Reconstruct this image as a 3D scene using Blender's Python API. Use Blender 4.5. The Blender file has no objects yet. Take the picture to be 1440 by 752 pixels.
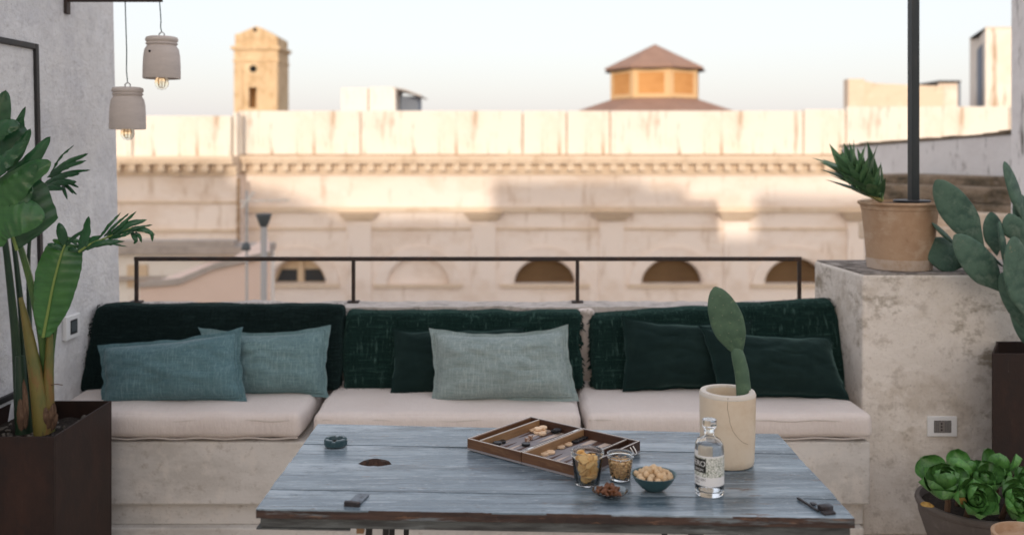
import bpy, bmesh, math, random
from mathutils import Vector, Matrix, noise

random.seed(7)
RAD = math.radians
scene = bpy.context.scene
COL = scene.collection

# ------------------------------------------------------------------ camera
F, HZ, CAMZ = 1350.0, 210.0, 1.68          # focal length and horizon in photo pixels, eye height


def P(x, y, D):
    """photo pixel at depth D -> world point (used to read sizes and places off the photograph)"""
    return Vector(((x - 720) * D / F, D, CAMZ - (y - HZ) * D / F))


cd = bpy.data.cameras.new('camera')
cam = bpy.data.objects.new('camera', cd)
COL.objects.link(cam)
cam.location = (0, 0, CAMZ)
cam.rotation_euler = (RAD(90), 0, 0)
cd.sensor_width = 36
cd.lens = F / 1440 * 36
cd.shift_y = -(376 - HZ) / 1440
cd.clip_end = 5000
cd.clip_start = 0.05
cd.dof.use_dof = True
cd.dof.focus_distance = 3.25
cd.dof.aperture_fstop = 2.0
scene.camera = cam

# ------------------------------------------------------------------ light
SUN_EL, SUN_AZ = 9.1, 3.0                   # low evening sun behind the camera, slightly left
world = bpy.data.worlds.new('World')
scene.world = world
world.use_nodes = True
wn = world.node_tree
sky = wn.nodes.new('ShaderNodeTexSky')
sky.sky_type = 'NISHITA'
sky.sun_disc = False
sky.sun_elevation = RAD(SUN_EL)
sky.sun_rotation = RAD(180 + SUN_AZ)
sky.air_density = 1.0
sky.dust_density = 3.0
sky.ozone_density = 1.5
bg = wn.nodes['Background']
bg.inputs[1].default_value = 0.15
veil = wn.nodes.new('ShaderNodeMix')         # thin even high haze over the whole sky
veil.data_type = 'RGBA'
veil.inputs[0].default_value = 0.70
veil.inputs[7].default_value = (3.15, 3.0, 3.12, 1)
wn.links.new(sky.outputs[0], veil.inputs[6])
wn.links.new(veil.outputs[2], bg.inputs[0])

sl = bpy.data.lights.new('sun', 'SUN')
sun = bpy.data.objects.new('sun', sl)
COL.objects.link(sun)
sl.energy = 1.1
sl.angle = RAD(0.55)
sl.color = (1.0, 0.87, 0.73)
sd = Vector((math.sin(RAD(SUN_AZ)) * math.cos(RAD(SUN_EL)), math.cos(RAD(SUN_AZ)) * math.cos(RAD(SUN_EL)), -math.sin(RAD(SUN_EL))))
sun.rotation_euler = sd.to_track_quat('-Z', 'Y').to_euler()
sun.location = (0, -20, 12)

vs = scene.view_settings
vs.view_transform = 'Standard'
vs.look = 'None'
vs.exposure = 1.12
vs.gamma = 1.0
vs.use_curve_mapping = False
scene.render.engine = 'CYCLES'
cy = scene.cycles
cy.use_denoising = True
cy.max_bounces = 14
cy.transmission_bounces = 14
cy.diffuse_bounces = 5
cy.blur_glossy = 0.6
cy.sample_clamp_indirect = 8

# ------------------------------------------------------------------ helpers
FLZ = -0.13                                   # terrace floor level
WORG = {}                                     # world origin of every object


def link(o):
    COL.objects.link(o)
    return o


def tag(o, label, cat=None, group=None, kind=None):
    if label:
        o['label'] = label
    if cat:
        o['category'] = cat
    if group:
        o['group'] = group
    if kind:
        o['kind'] = kind
    return o


def thing(name, loc, label, cat, group=None):
    o = link(bpy.data.objects.new(name, None))
    o.empty_display_size = 0.05
    o.location = loc
    WORG[o.name] = Vector(loc)
    return tag(o, label, cat, group)


class MB:
    def __init__(s):
        s.v = []
        s.f = []
        s.sm = []

    def add(s, vs_, fs_, smooth=False):
        b = len(s.v)
        s.v += [Vector(p) for p in vs_]
        s.f += [tuple(i + b for i in f) for f in fs_]
        s.sm += [smooth] * len(fs_)
        return s

    def box(s, x0, x1, y0, y1, z0, z1, M=None):
        vs_ = [Vector((x, y, z)) for z in (z0, z1) for y in (y0, y1) for x in (x0, x1)]
        if M:
            vs_ = [M @ p for p in vs_]
        return s.add(vs_, [(0, 2, 3, 1), (4, 5, 7, 6), (0, 1, 5, 4), (2, 6, 7, 3), (0, 4, 6, 2), (1, 3, 7, 5)])

    def prism(s, poly, ext, smooth=False):
        """closed outline (list of 3-D points) swept by the vector ext"""
        n = len(poly)
        a = [Vector(p) for p in poly]
        e = Vector(ext)
        fs_ = [tuple(range(n)), tuple(range(2 * n - 1, n - 1, -1))]
        fs_ += [(i, (i + 1) % n, n + (i + 1) % n, n + i) for i in range(n)]
        return s.add(a + [p + e for p in a], fs_, smooth)

    def tube(s, path, rad, n=8, cap=True, smooth=True):
        path = [Vector(p) for p in path]
        if not hasattr(rad, '__len__'):
            rad = [rad] * len(path)
        vs_, fs_ = [], []
        up = None
        for i, p in enumerate(path):
            t = (path[min(i + 1, len(path) - 1)] - path[max(i - 1, 0)]).normalized()
            if up is None:
                up = Vector((0, 0, 1)) if abs(t.z) < 0.9 else Vector((1, 0, 0))
            a = t.cross(up).normalized()
            up = a.cross(t).normalized()
            for k in range(n):
                w = 2 * math.pi * k / n
                vs_.append(p + (a * math.cos(w) + up * math.sin(w)) * rad[i])
        for i in range(len(path) - 1):
            for k in range(n):
                fs_.append((i * n + k, i * n + (k + 1) % n, (i + 1) * n + (k + 1) % n, (i + 1) * n + k))
        if cap:
            fs_.append(tuple(range(n - 1, -1, -1)))
            fs_.append(tuple((len(path) - 1) * n + k for k in range(n)))
        return s.add(vs_, fs_, smooth)

    def lathe(s, prof, c=(0, 0, 0), n=32, closed=False, M=None, wob=0, cap=True):
        c = Vector(c)
        vs_, fs_ = [], []
        m = len(prof)
        for i, (r, z) in enumerate(prof):
            for k in range(n):
                w = 2 * math.pi * k / n
                rr = r
                if wob:
                    rr = r * (1 + wob * noise.noise(Vector((math.cos(w) * 1.7, math.sin(w) * 1.7, z * 9))))
                p = Vector((rr * math.cos(w), rr * math.sin(w), z))
                vs_.append((M @ p if M else p) + c)
        for i in range(m if closed else m - 1):
            j = (i + 1) % m
            for k in range(n):
                fs_.append((i * n + k, i * n + (k + 1) % n, j * n + (k + 1) % n, j * n + k))
        if not closed and cap:
            if prof[0][0] > 1e-6:
                fs_.append(tuple(range(n - 1, -1, -1)))
            if prof[-1][0] > 1e-6:
                fs_.append(tuple((m - 1) * n + k for k in range(n)))
        return s.add(vs_, fs_, True)

    def grid(s, fn, nu, nv, smooth=True):
        vs_ = [fn(i / nu, j / nv) for i in range(nu + 1) for j in range(nv + 1)]
        fs_ = [(i * (nv + 1) + j, (i + 1) * (nv + 1) + j, (i + 1) * (nv + 1) + j + 1, i * (nv + 1) + j + 1) for i in range(nu) for j in range(nv)]
        return s.add(vs_, fs_, smooth)

    def mesh(s, name, org, angle=0.7, recalc=True, weld=0.0002):
        me = bpy.data.meshes.new(name)
        me.from_pydata([p - org for p in s.v], [], s.f)
        me.polygons.foreach_set('use_smooth', s.sm)
        bm = bmesh.new()
        bm.from_mesh(me)
        if weld:
            bmesh.ops.remove_doubles(bm, verts=bm.verts, dist=weld)
        if recalc:
            bmesh.ops.recalc_face_normals(bm, faces=bm.faces)
        for e in bm.edges:
            if len(e.link_faces) == 2 and e.calc_face_angle(0) > angle:
                e.smooth = False
        bm.to_mesh(me)
        bm.free()
        return me

    def build(s, name, mat, parent=None, org=None, bevel=0, seg=2, angle=0.7, recalc=True, weld=0.0002, subsurf=0):
        if org is None:
            xs = [p.x for p in s.v]
            ys = [p.y for p in s.v]
            zs = [p.z for p in s.v]
            org = Vector(((min(xs) + max(xs)) / 2, (min(ys) + max(ys)) / 2, min(zs)))
        org = Vector(org)
        me = s.mesh(name, org, angle, recalc, weld)
        for m in (mat if isinstance(mat, (list, tuple)) else [mat]):
            me.materials.append(m)
        return place(name, me, org, parent, bevel, seg, subsurf)


def place(name, me, org, parent=None, bevel=0, seg=2, subsurf=0, rot=None):
    o = link(bpy.data.objects.new(name, me))
    org = Vector(org)
    if parent is not None:
        o.parent = parent
        o.location = org - WORG[parent.name]
    else:
        o.location = org
    if rot is not None:
        o.rotation_euler = rot
    WORG[o.name] = org
    if bevel:
        b = o.modifiers.new('bevel', 'BEVEL')
        b.width = bevel
        b.segments = seg
        b.limit_method = 'ANGLE'
        b.angle_limit = RAD(40)
    if subsurf:
        m = o.modifiers.new('sub', 'SUBSURF')
        m.levels = m.render_levels = subsurf
    return o


# ------------------------------------------------------------------ materials
def sock(node, name):
    return node.inputs[name]


def mat(name, base, layers=(), rough=0.7, bump=(), metal=0.0, spec=0.5, sheen=0.0, sheen_col=None, trans=0.0, ior=1.45,
        coat=0.0, roughvar=None, sss=0.0, objrand=0.0, emis=None, translucent=None):
    """layers: (colour, (sx,sy,sz), lo, hi, amount[, kind]) mixed over base by procedural masks.
    bump: ((sx,sy,sz), strength, distance[, kind])"""
    m = bpy.data.materials.new(name)
    m.use_nodes = True
    nt = m.node_tree
    N, L = nt.nodes, nt.links
    b = N['Principled BSDF']
    tc = N.new('ShaderNodeTexCoord')

    def tex(scale, kind='noise', detail=5, seed=0.0):
        mp = N.new('ShaderNodeMapping')
        L.new(tc.outputs['Object'], mp.inputs[0])
        mp.inputs['Scale'].default_value = scale
        mp.inputs['Location'].default_value = (seed * 3.1, seed * 1.7, seed * 2.3)
        if kind == 'noise':
            t = N.new('ShaderNodeTexNoise')
            t.inputs['Scale'].default_value = 1
            t.inputs['Detail'].default_value = detail
            t.inputs['Roughness'].default_value = 0.70
            L.new(mp.outputs[0], t.inputs['Vector'])
            return t.outputs['Fac'] if 'Fac' in t.outputs else t.outputs[0]
        if kind == 'voronoi':
            t = N.new('ShaderNodeTexVoronoi')
            t.inputs['Scale'].default_value = 1
            L.new(mp.outputs[0], t.inputs['Vector'])
            return t.outputs['Distance']
        if kind == 'cells':
            t = N.new('ShaderNodeTexVoronoi')
            t.inputs['Scale'].default_value = 1
            L.new(mp.outputs[0], t.inputs['Vector'])
            sp = N.new('ShaderNodeSeparateColor')
            L.new(t.outputs['Color'], sp.inputs[0])
            return sp.outputs[0]
        if kind == 'wave':
            t = N.new('ShaderNodeTexWave')
            t.inputs['Scale'].default_value = 1
            t.inputs['Distortion'].default_value = 1.5
            t.inputs['Detail'].default_value = 3
            L.new(mp.outputs[0], t.inputs['Vector'])
            return t.outputs['Fac']
        if kind == 'z':                      # plain height above the object's origin, for print and dirt bands
            sp = N.new('ShaderNodeSeparateXYZ')
            L.new(mp.outputs[0], sp.inputs[0])
            return sp.outputs[2]

    def ramp(src, lo, hi, amount=1.0):
        r = N.new('ShaderNodeMapRange')
        r.inputs[1].default_value = lo
        r.inputs[2].default_value = hi
        r.inputs[3].default_value = 0
        r.inputs[4].default_value = amount
        L.new(src, r.inputs[0])
        return r.outputs[0]

    cur = None
    col = (*base, 1)
    for i, ly in enumerate(layers):
        c, sc, lo, hi, am = ly[:5]
        kind = ly[5] if len(ly) > 5 else 'noise'
        mx = N.new('ShaderNodeMix')
        mx.data_type = 'RGBA'
        L.new(ramp(tex(sc, kind, seed=i + 1), lo, hi, am), mx.inputs[0])
        if cur is None:
            mx.inputs[6].default_value = col
        else:
            L.new(cur, mx.inputs[6])
        mx.inputs[7].default_value = (*c, 1)
        cur = mx.outputs[2]
    if objrand:
        oi = N.new('ShaderNodeObjectInfo')
        hs = N.new('ShaderNodeHueSaturation')
        r = ramp(oi.outputs['Random'], 0, 1)
        mr = N.new('ShaderNodeMapRange')
        mr.inputs[3].default_value = 1 - objrand
        mr.inputs[4].default_value = 1 + objrand
        L.new(r, mr.inputs[0])
        L.new(mr.outputs[0], hs.inputs['Value'])
        if cur is None:
            hs.inputs['Color'].default_value = col
        else:
            L.new(cur, hs.inputs['Color'])
        cur = hs.outputs[0]
    if cur is None:
        b.inputs['Base Color'].default_value = col
    else:
        L.new(cur, b.inputs['Base Color'])
    b.inputs['Roughness'].default_value = rough
    if roughvar:
        sc, lo, hi = roughvar
        r = N.new('ShaderNodeMapRange')
        r.inputs[1].default_value = 0.3
        r.inputs[2].default_value = 0.7
        r.inputs[3].default_value = lo
        r.inputs[4].default_value = hi
        L.new(tex(sc, seed=9), r.inputs[0])
        L.new(r.outputs[0], b.inputs['Roughness'])
    b.inputs['Metallic'].default_value = metal
    b.inputs['Specular IOR Level'].default_value = spec
    b.inputs['IOR'].default_value = ior
    b.inputs['Transmission Weight'].default_value = trans
    b.inputs['Coat Weight'].default_value = coat
    if sheen:
        b.inputs['Sheen Weight'].default_value = sheen
        b.inputs['Sheen Roughness'].default_value = 0.4
        if sheen_col:
            b.inputs['Sheen Tint'].default_value = (*sheen_col, 1)
    if sss:
        b.inputs['Subsurface Weight'].default_value = sss
        b.inputs['Subsurface Scale'].default_value = 0.01
    if emis:
        b.inputs['Emission Color'].default_value = (*emis[0], 1)
        b.inputs['Emission Strength'].default_value = emis[1]
    last = None
    for j, bp in enumerate(bump):
        sc, st, dist = bp[:3]
        kind = bp[3] if len(bp) > 3 else 'noise'
        bn = N.new('ShaderNodeBump')
        bn.inputs['Strength'].default_value = st
        bn.inputs['Distance'].default_value = dist
        L.new(tex(sc, kind, seed=j + 4), bn.inputs['Height'])
        if last is not None:
            L.new(last, bn.inputs['Normal'])
        last = bn.outputs[0]
    if last is not None:
        L.new(last, b.inputs['Normal'])
    if translucent:
        tr = N.new('ShaderNodeBsdfTranslucent')
        tr.inputs[0].default_value = (*translucent[0], 1)
        mxs = N.new('ShaderNodeMixShader')
        mxs.inputs[0].default_value = translucent[1]
        out = N['Material Output']
        L.new(b.outputs[0], mxs.inputs[1])
        L.new(tr.outputs[0], mxs.inputs[2])
        L.new(mxs.outputs[0], out.inputs[0])
    return m


def glass(name, col, ior=1.5, rough=0.0):
    m = bpy.data.materials.new(name)
    m.use_nodes = True
    b = m.node_tree.nodes['Principled BSDF']
    b.inputs['Base Color'].default_value = (*col, 1)
    b.inputs['Transmission Weight'].default_value = 1
    b.inputs['IOR'].default_value = ior
    b.inputs['Roughness'].default_value = rough
    return m


M = {}
M['plaster_grey'] = mat('plaster_grey', (0.74, 0.73, 0.715),
    [((0.62, 0.62, 0.635), (1.9, 1.9, 1.9), .43, .60, .8), ((0.83, 0.825, 0.82), (6, 6, 6), .5, .64, .6), ((0.56, 0.55, 0.55), (14, 14, 10), .52, .64, .5), ((0.36, 0.34, 0.32), (60, 60, 40), .58, .68, .4)],
    rough=.85, bump=[((9, 9, 9), .7, .03), ((60, 60, 60), .55, .006)], spec=.25)
M['cocciopesto'] = mat('cocciopesto', (0.73, 0.67, 0.60),
    [((0.58, 0.51, 0.43), (2.3, 2.3, 2.3), .45, .60, .85), ((0.80, 0.74, 0.67), (5.5, 5.5, 5.5), .48, .62, .7),
     ((0.22, 0.175, 0.115), (2.9, 2.9, 4.2), .575, .66, .8), ((0.40, 0.34, 0.28), (15, 15, 15), .54, .66, .5), ((0.36, 0.31, 0.26), (60, 60, 60), .58, .68, .5)],
    rough=.8, bump=[((9, 9, 9), .6, .02), ((80, 80, 80), .5, .004)], spec=.3)
M['bench'] = mat('bench_concrete', (0.64, 0.61, 0.57),
    [((0.50, 0.47, 0.43), (1.8, 3, 5), .44, .60, .8), ((0.70, 0.65, 0.59), (9, 9, 9), .50, .64, .6), ((0.34, 0.29, 0.24), (22, 22, 22), .56, .68, .5), ((0.30, 0.26, 0.22), (70, 70, 70), .6, .68, .5)],
    rough=.8, bump=[((12, 12, 12), .3, .01), ((90, 90, 90), .3, .003)], spec=.3)
M['parapet'] = mat('parapet_top', (0.56, 0.51, 0.47), [((0.30, 0.27, 0.24), (14, 14, 14), .48, .66, .8), ((0.72, 0.68, 0.64), (30, 30, 30), .55, .7, .5)],
    rough=.9, bump=[((35, 35, 35), .6, .01)], spec=.2)
M['floor'] = mat('terrace_floor', (0.50, 0.435, 0.37), [((0.36, 0.31, 0.26), (2, 2, 2), .42, .68, .8), ((0.64, 0.6, 0.55), (14, 14, 14), .52, .7, .5)],
    rough=.75, bump=[((30, 30, 30), .3, .005)], spec=.3)
M['black_steel'] = mat('black_steel', (0.018, 0.017, 0.017), [((0.06, 0.035, 0.025), (30, 30, 30), .58, .72, .7)], rough=.5, bump=[((120, 120, 120), .2, .002)])
M['rail_steel'] = mat('rail_steel', (0.030, 0.020, 0.016), [((0.10, 0.045, 0.025), (25, 25, 25), .52, .7, .7)], rough=.6, bump=[((120, 120, 120), .3, .002)])
M['pole_steel'] = mat('pole_steel', (0.020, 0.026, 0.028), [((0.05, 0.045, 0.04), (40, 40, 6), .55, .72, .6)], rough=.38)
M['corten'] = mat('corten', (0.022, 0.011, 0.008), [((0.045, 0.019, 0.012), (6, 6, 3), .45, .7, .7), ((0.016, 0.010, 0.009), (18, 18, 9), .5, .7, .7), ((0.10, 0.07, 0.055), (70, 70, 9), .66, .72, .5)],
    rough=.6, bump=[((60, 60, 60), .35, .003)], spec=.4)
M['soil'] = mat('soil', (0.020, 0.014, 0.010), [((0.06, 0.045, 0.03), (60, 60, 60), .5, .7, .7)], rough=.95, bump=[((50, 50, 50), 1, .02)])
M['pebble'] = mat('pebble', (0.16, 0.14, 0.12), [((0.05, 0.045, 0.04), (60, 60, 60), .4, .7, .8)], rough=.8, objrand=.4)
M['seat_fabric'] = mat('seat_fabric', (0.69, 0.625, 0.585), [((0.61, 0.525, 0.475), (3, 3, 3), .4, .7, .5), ((0.76, 0.67, 0.61), (260, 260, 40), .45, .65, .35), ((0.60, 0.51, 0.46), (40, 260, 260), .5, .7, .35)],
    rough=.9, bump=[((7, 5, 3), .35, .02), ((26, 9, 9), .45, .012), ((450, 450, 450), .4, .0015)], spec=.15, sheen=.2)


def linen(name, c, lt, dk):
    return mat(name, c, [(dk, (10, 60, 170), .48, .60, .85), (lt, (170, 60, 10), .5, .62, .75), (dk, (5, 5, 5), .46, .64, .5), (lt, (240, 240, 240), .55, .64, .6)],
        rough=.92, bump=[((300, 300, 30), .5, .0015), ((30, 300, 300), .5, .0015), ((9, 9, 9), .25, .012)], spec=.15, sheen=.25)


M['linen_teal'] = linen('linen_teal', (0.10, 0.185, 0.205), (0.17, 0.27, 0.29), (0.068, 0.135, 0.155))
M['linen_blue'] = linen('linen_blue', (0.14, 0.225, 0.235), (0.21, 0.31, 0.315), (0.095, 0.165, 0.178))
M['linen_sage'] = linen('linen_sage', (0.25, 0.31, 0.305), (0.35, 0.41, 0.395), (0.175, 0.235, 0.23))
M['velvet'] = mat('velvet', (0.0065, 0.017, 0.016), [((0.013, 0.028, 0.025), (7, 7, 7), .45, .7, .7)], rough=.8, bump=[((8, 8, 8), .3, .02)], spec=.1, sheen=.8, sheen_col=(.20, .34, .31))
M['velvet_edge'] = mat('velvet_edge', (0.009, 0.026, 0.024), rough=.8, spec=.1, sheen=.6, sheen_col=(.25, .4, .36))
M['chenille_dark'] = mat('chenille_dark', (0.008, 0.016, 0.016), [((0.022, 0.042, 0.040), (14, 30, 170), .5, .68, .8), ((0.004, 0.009, 0.009), (120, 30, 14), .5, .66, .8)],
    rough=.95, bump=[((20, 60, 220), .8, .008), ((220, 60, 20), .8, .008)], spec=.05, sheen=.2, sheen_col=(.2, .36, .33))
M['chenille'] = mat('chenille', (0.009, 0.024, 0.021), [((0.018, 0.046, 0.039), (9, 40, 130), .5, .62, .85), ((0.06, 0.115, 0.10), (60, 40, 3), .575, .65, .8), ((0.05, 0.10, 0.086), (5, 40, 90), .59, .66, .7), ((0.004, 0.013, 0.012), (130, 40, 12), .5, .66, .8)],
    rough=.95, bump=[((20, 60, 200), .8, .008), ((200, 60, 20), .8, .008)], spec=.05, sheen=.25, sheen_col=(.2, .4, .35))
M['table_paint'] = mat('table_paint', (0.118, 0.160, 0.190),
    [((0.20, 0.255, 0.29), (1.3, 14, 14), .45, .58, .9), ((0.058, 0.088, 0.112), (1.1, 45, 45), .53, .62, .9), ((0.33, 0.385, 0.42), (5, 50, 50), .56, .64, .75), ((0.37, 0.43, 0.47), (1.4, 5, 5), .50, .62, .65), ((0.050, 0.076, 0.094), (1.5, 7, 7), .49, .57, .75),
     ((0.035, 0.04, 0.045), (1.6, 210, 210), .60, .64, .9), ((0.04, 0.045, 0.05), (16, 90, 90), .645, .68, .9), ((0.42, 0.455, 0.47), (30, 110, 110), .62, .68, .8), ((0.10, 0.07, 0.055), (9, 36, 36), .63, .67, .85)],
    rough=.30, objrand=.2, roughvar=((6, 40, 40), .10, .32), bump=[((4, 75, 75), .4, .003), ((16, 220, 220), .25, .0012)], spec=.5)
M['table_edge'] = mat('table_edge', (0.075, 0.042, 0.030), [((0.028, 0.018, 0.015), (4, 60, 60), .42, .62, .9), ((0.17, 0.20, 0.21), (5, 40, 60), .54, .66, .9), ((0.20, 0.105, 0.06), (9, 80, 80), .58, .66, .7)],
    rough=.7, bump=[((6, 120, 120), .6, .004)])
M['table_under'] = mat('table_under', (0.10, 0.105, 0.10), [((0.03, 0.028, 0.026), (5, 60, 60), .45, .65, .9), ((0.20, 0.22, 0.215), (6, 30, 50), .55, .7, .8)], rough=.75, bump=[((6, 100, 100), .6, .004)])
M['old_iron'] = mat('old_iron', (0.035, 0.03, 0.03), [((0.10, 0.12, 0.14), (30, 30, 30), .5, .66, .8), ((0.09, 0.04, 0.025), (60, 60, 60), .55, .7, .8)], rough=.6, metal=.3, bump=[((120, 120, 120), .6, .002)])
M['pale_iron'] = mat('pale_iron', (0.16, 0.19, 0.22), [((0.04, 0.04, 0.045), (50, 50, 50), .5, .66, .9), ((0.26, 0.3, 0.33), (30, 30, 30), .58, .7, .7)], rough=.5, metal=.2, bump=[((120, 120, 120), .6, .002)])
M['leaf'] = mat('leaf_green', (0.065, 0.195, 0.052), [((0.024, 0.092, 0.036), (5, 5, 5), .42, .66, .85), ((0.060, 0.16, 0.035), (3, 3, 3), .55, .72, .5), ((0.016, 0.066, 0.028), (8, 8, 130), .5, .66, .35)],
    rough=.28, bump=[((9, 9, 160), .25, .002)], spec=.6, translucent=((0.07, 0.22, 0.03), .14))
M['leaf_dark'] = mat('leaf_dark', (0.027, 0.105, 0.042), [((0.011, 0.050, 0.025), (6, 6, 6), .42, .66, .85), ((0.055, 0.15, 0.05), (4, 4, 4), .55, .72, .5)],
    rough=.26, bump=[((9, 9, 160), .25, .002)], spec=.6, translucent=((0.05, 0.16, 0.03), .10))
M['midrib'] = mat('midrib', (0.20, 0.28, 0.07), rough=.5)
M['petiole'] = mat('petiole', (0.055, 0.12, 0.035), [((0.10, 0.15, 0.03), (10, 10, 3), .5, .7, .7), ((0.03, 0.06, 0.025), (30, 30, 5), .52, .7, .7)], rough=.45)
M['petiole_dark'] = mat('petiole_dark', (0.018, 0.045, 0.024), [((0.04, 0.075, 0.03), (10, 10, 3), .5, .7, .7)], rough=.45)
M['sheath'] = mat('sheath', (0.16, 0.13, 0.03), [((0.07, 0.10, 0.025), (12, 12, 4), .45, .66, .8), ((0.20, 0.09, 0.03), (16, 16, 5), .52, .68, .8), ((0.03, 0.018, 0.012), (50, 50, 12), .62, .72, .9)], rough=.55, bump=[((60, 60, 6), .5, .004)])
M['husk'] = mat('husk', (0.13, 0.075, 0.045), [((0.05, 0.028, 0.018), (30, 30, 6), .45, .66, .9), ((0.26, 0.17, 0.11), (40, 40, 8), .58, .7, .7)], rough=.85, bump=[((80, 80, 8), .7, .005)])
M['clay_lamp'] = mat('clay_lamp', (0.58, 0.515, 0.47), [((0.48, 0.425, 0.39), (8, 8, 30), .45, .68, .6), ((0.66, 0.6, 0.56), (40, 40, 40), .55, .7, .4)], rough=.85, bump=[((30, 30, 200), .25, .002)], spec=.25)
M['cord'] = mat('cord', (0.07, 0.11, 0.105), rough=.8)
M['brass'] = mat('brass', (0.45, 0.30, 0.12), rough=.35, metal=1)
M['bulb_glass'] = glass('bulb_glass', (1.0, 0.90, 0.70), 1.12, .02)
M['filament'] = mat('filament', (0.45, 0.22, 0.06), rough=.4, metal=.4)
M['white_plastic'] = mat('white_plastic', (0.80, 0.80, 0.79), [((0.72, 0.72, 0.71), (30, 30, 30), .5, .7, .4)], rough=.35)
M['screen'] = mat('screen', (0.10, 0.115, 0.12), rough=.2)
M['screen_dark'] = mat('screen_dark', (0.02, 0.022, 0.024), rough=.3)
M['socket'] = mat('socket_grey', (0.22, 0.20, 0.185), rough=.5)
M['hole'] = mat('hole_black', (0.006, 0.006, 0.006), rough=.9)
M['vase'] = mat('vase_cream', (0.72, 0.605, 0.46), [((0.60, 0.45, 0.30), (7, 7, 9), .48, .68, .7), ((0.74, 0.63, 0.49), (3, 3, 3), .5, .7, .6), ((0.30, 0.19, 0.10), (26, 26, 26), .72, .77, .8), ((0.35, 0.24, 0.14), (4, 4, 60), .68, .74, .5)],
    rough=.42, bump=[((25, 25, 90), .12, .003)], spec=.4)
M['vase_rim'] = mat('vase_rim', (0.66, 0.60, 0.52), [((0.40, 0.30, 0.20), (40, 40, 40), .58, .7, .7)], rough=.6)
M['vase_crack'] = mat('vase_crack', (0.20, 0.13, 0.075), rough=.9)
M['cactus'] = mat('cactus_green', (0.090, 0.155, 0.095), [((0.055, 0.105, 0.066), (9, 9, 9), .42, .6, .8), ((0.15, 0.235, 0.13), (22, 22, 22), .55, .72, .6), ((0.26, 0.27, 0.16), (14, 14, 40), .62, .7, .6)],
    rough=.55, bump=[((18, 18, 18), .3, .008), ((90, 90, 90), .2, .002)], spec=.35)
M['opuntia'] = mat('opuntia_green', (0.088, 0.155, 0.112), [((0.036, 0.080, 0.060), (7, 7, 7), .44, .6, .85), ((0.15, 0.21, 0.16), (16, 16, 16), .52, .66, .7), ((0.24, 0.23, 0.15), (11, 11, 11), .66, .70, .7)],
    rough=.6, bump=[((16, 16, 16), .35, .01), ((90, 90, 90), .25, .002)], spec=.3)
M['areole'] = mat('areole', (0.22, 0.22, 0.15), rough=.9)
M['areole_dark'] = mat('areole_dark', (0.07, 0.10, 0.055), rough=.9)
M['terracotta'] = mat('terracotta', (0.46, 0.31, 0.20), [((0.36, 0.215, 0.125), (5, 5, 4), .45, .68, .8), ((0.58, 0.45, 0.33), (8, 8, 12), .52, .7, .7), ((0.26, 0.14, 0.08), (16, 16, 16), .64, .74, .6)],
    rough=.85, bump=[((30, 30, 60), .3, .004)], spec=.25)
M['terracotta_chalk'] = mat('terracotta_chalk', (0.55, 0.44, 0.35), [((0.44, 0.30, 0.2), (14, 14, 14), .48, .66, .8)], rough=.9)
M['pot_grey'] = mat('pot_grey', (0.125, 0.105, 0.092), [((0.085, 0.07, 0.062), (6, 6, 6), .42, .66, .8), ((0.19, 0.165, 0.145), (20, 20, 20), .55, .7, .5)], rough=.8, bump=[((40, 40, 40), .25, .003)])
M['aloe'] = mat('aloe_green', (0.11, 0.215, 0.095), [((0.05, 0.13, 0.06), (3, .6, 3), .45, .55, .85), ((0.17, 0.27, 0.12), (6, .5, 6), .57, .64, .8)], rough=.4, objrand=.3)
M['aloe_base'] = mat('aloe_base', (0.36, 0.34, 0.13), [((0.22, 0.16, 0.08), (60, 60, 60), .5, .7, .7)], rough=.6)
M['aeonium'] = mat('aeonium_green', (0.095, 0.245, 0.055), [((0.030, 0.105, 0.032), (14, 14, 14), .42, .66, .8), ((0.075, 0.19, 0.035), (20, 20, 20), .56, .72, .6)], rough=.35, objrand=.35, spec=.5)
M['dead_leaf'] = mat('dead_leaf', (0.36, 0.22, 0.055), [((0.18, 0.09, 0.03), (60, 60, 60), .5, .7, .8)], rough=.7)
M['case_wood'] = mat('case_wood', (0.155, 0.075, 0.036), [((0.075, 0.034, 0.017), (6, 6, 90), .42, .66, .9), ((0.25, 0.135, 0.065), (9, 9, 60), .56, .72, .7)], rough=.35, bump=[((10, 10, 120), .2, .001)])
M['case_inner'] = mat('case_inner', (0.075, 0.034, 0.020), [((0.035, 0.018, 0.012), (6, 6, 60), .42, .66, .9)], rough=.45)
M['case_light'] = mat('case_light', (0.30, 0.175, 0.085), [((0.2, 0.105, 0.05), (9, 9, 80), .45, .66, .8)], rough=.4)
M['case_trim'] = mat('case_trim', (0.62, 0.58, 0.53), rough=.4)
M['felt'] = mat('felt', (0.27, 0.25, 0.255), [((0.22, 0.20, 0.21), (20, 20, 20), .45, .7, .6)], rough=.9)
M['point_pale'] = mat('point_pale', (0.56, 0.45, 0.37), rough=.7)
M['point_brown'] = mat('point_brown', (0.09, 0.045, 0.03), rough=.7)
M['checker_pale'] = mat('checker_pale', (0.76, 0.55, 0.36), [((0.66, 0.44, 0.27), (40, 40, 40), .45, .7, .6)], rough=.4, objrand=.12)
M['checker_dark'] = mat('checker_dark', (0.012, 0.013, 0.015), rough=.35)
M['dice'] = mat('dice', (0.30, 0.17, 0.11), rough=.4)
M['dice_pip'] = mat('dice_pip', (0.8, 0.75, 0.68), rough=.5)
M['steel'] = mat('steel', (0.62, 0.6, 0.57), rough=.3, metal=1)
M['jar_glass'] = glass('jar_glass', (0.965, 0.99, 0.985), 1.42)
M['dish_glass'] = glass('dish_glass', (0.94, 0.98, 0.97), 1.42)
M['bottle_glass'] = glass('bottle_glass', (0.97, 0.985, 0.99), 1.46)
M['spirit'] = glass('spirit', (0.985, 0.99, 0.995), 1.34)
M['stopper'] = glass('stopper_glass', (0.93, 0.95, 0.95), 1.45, .12)
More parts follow.
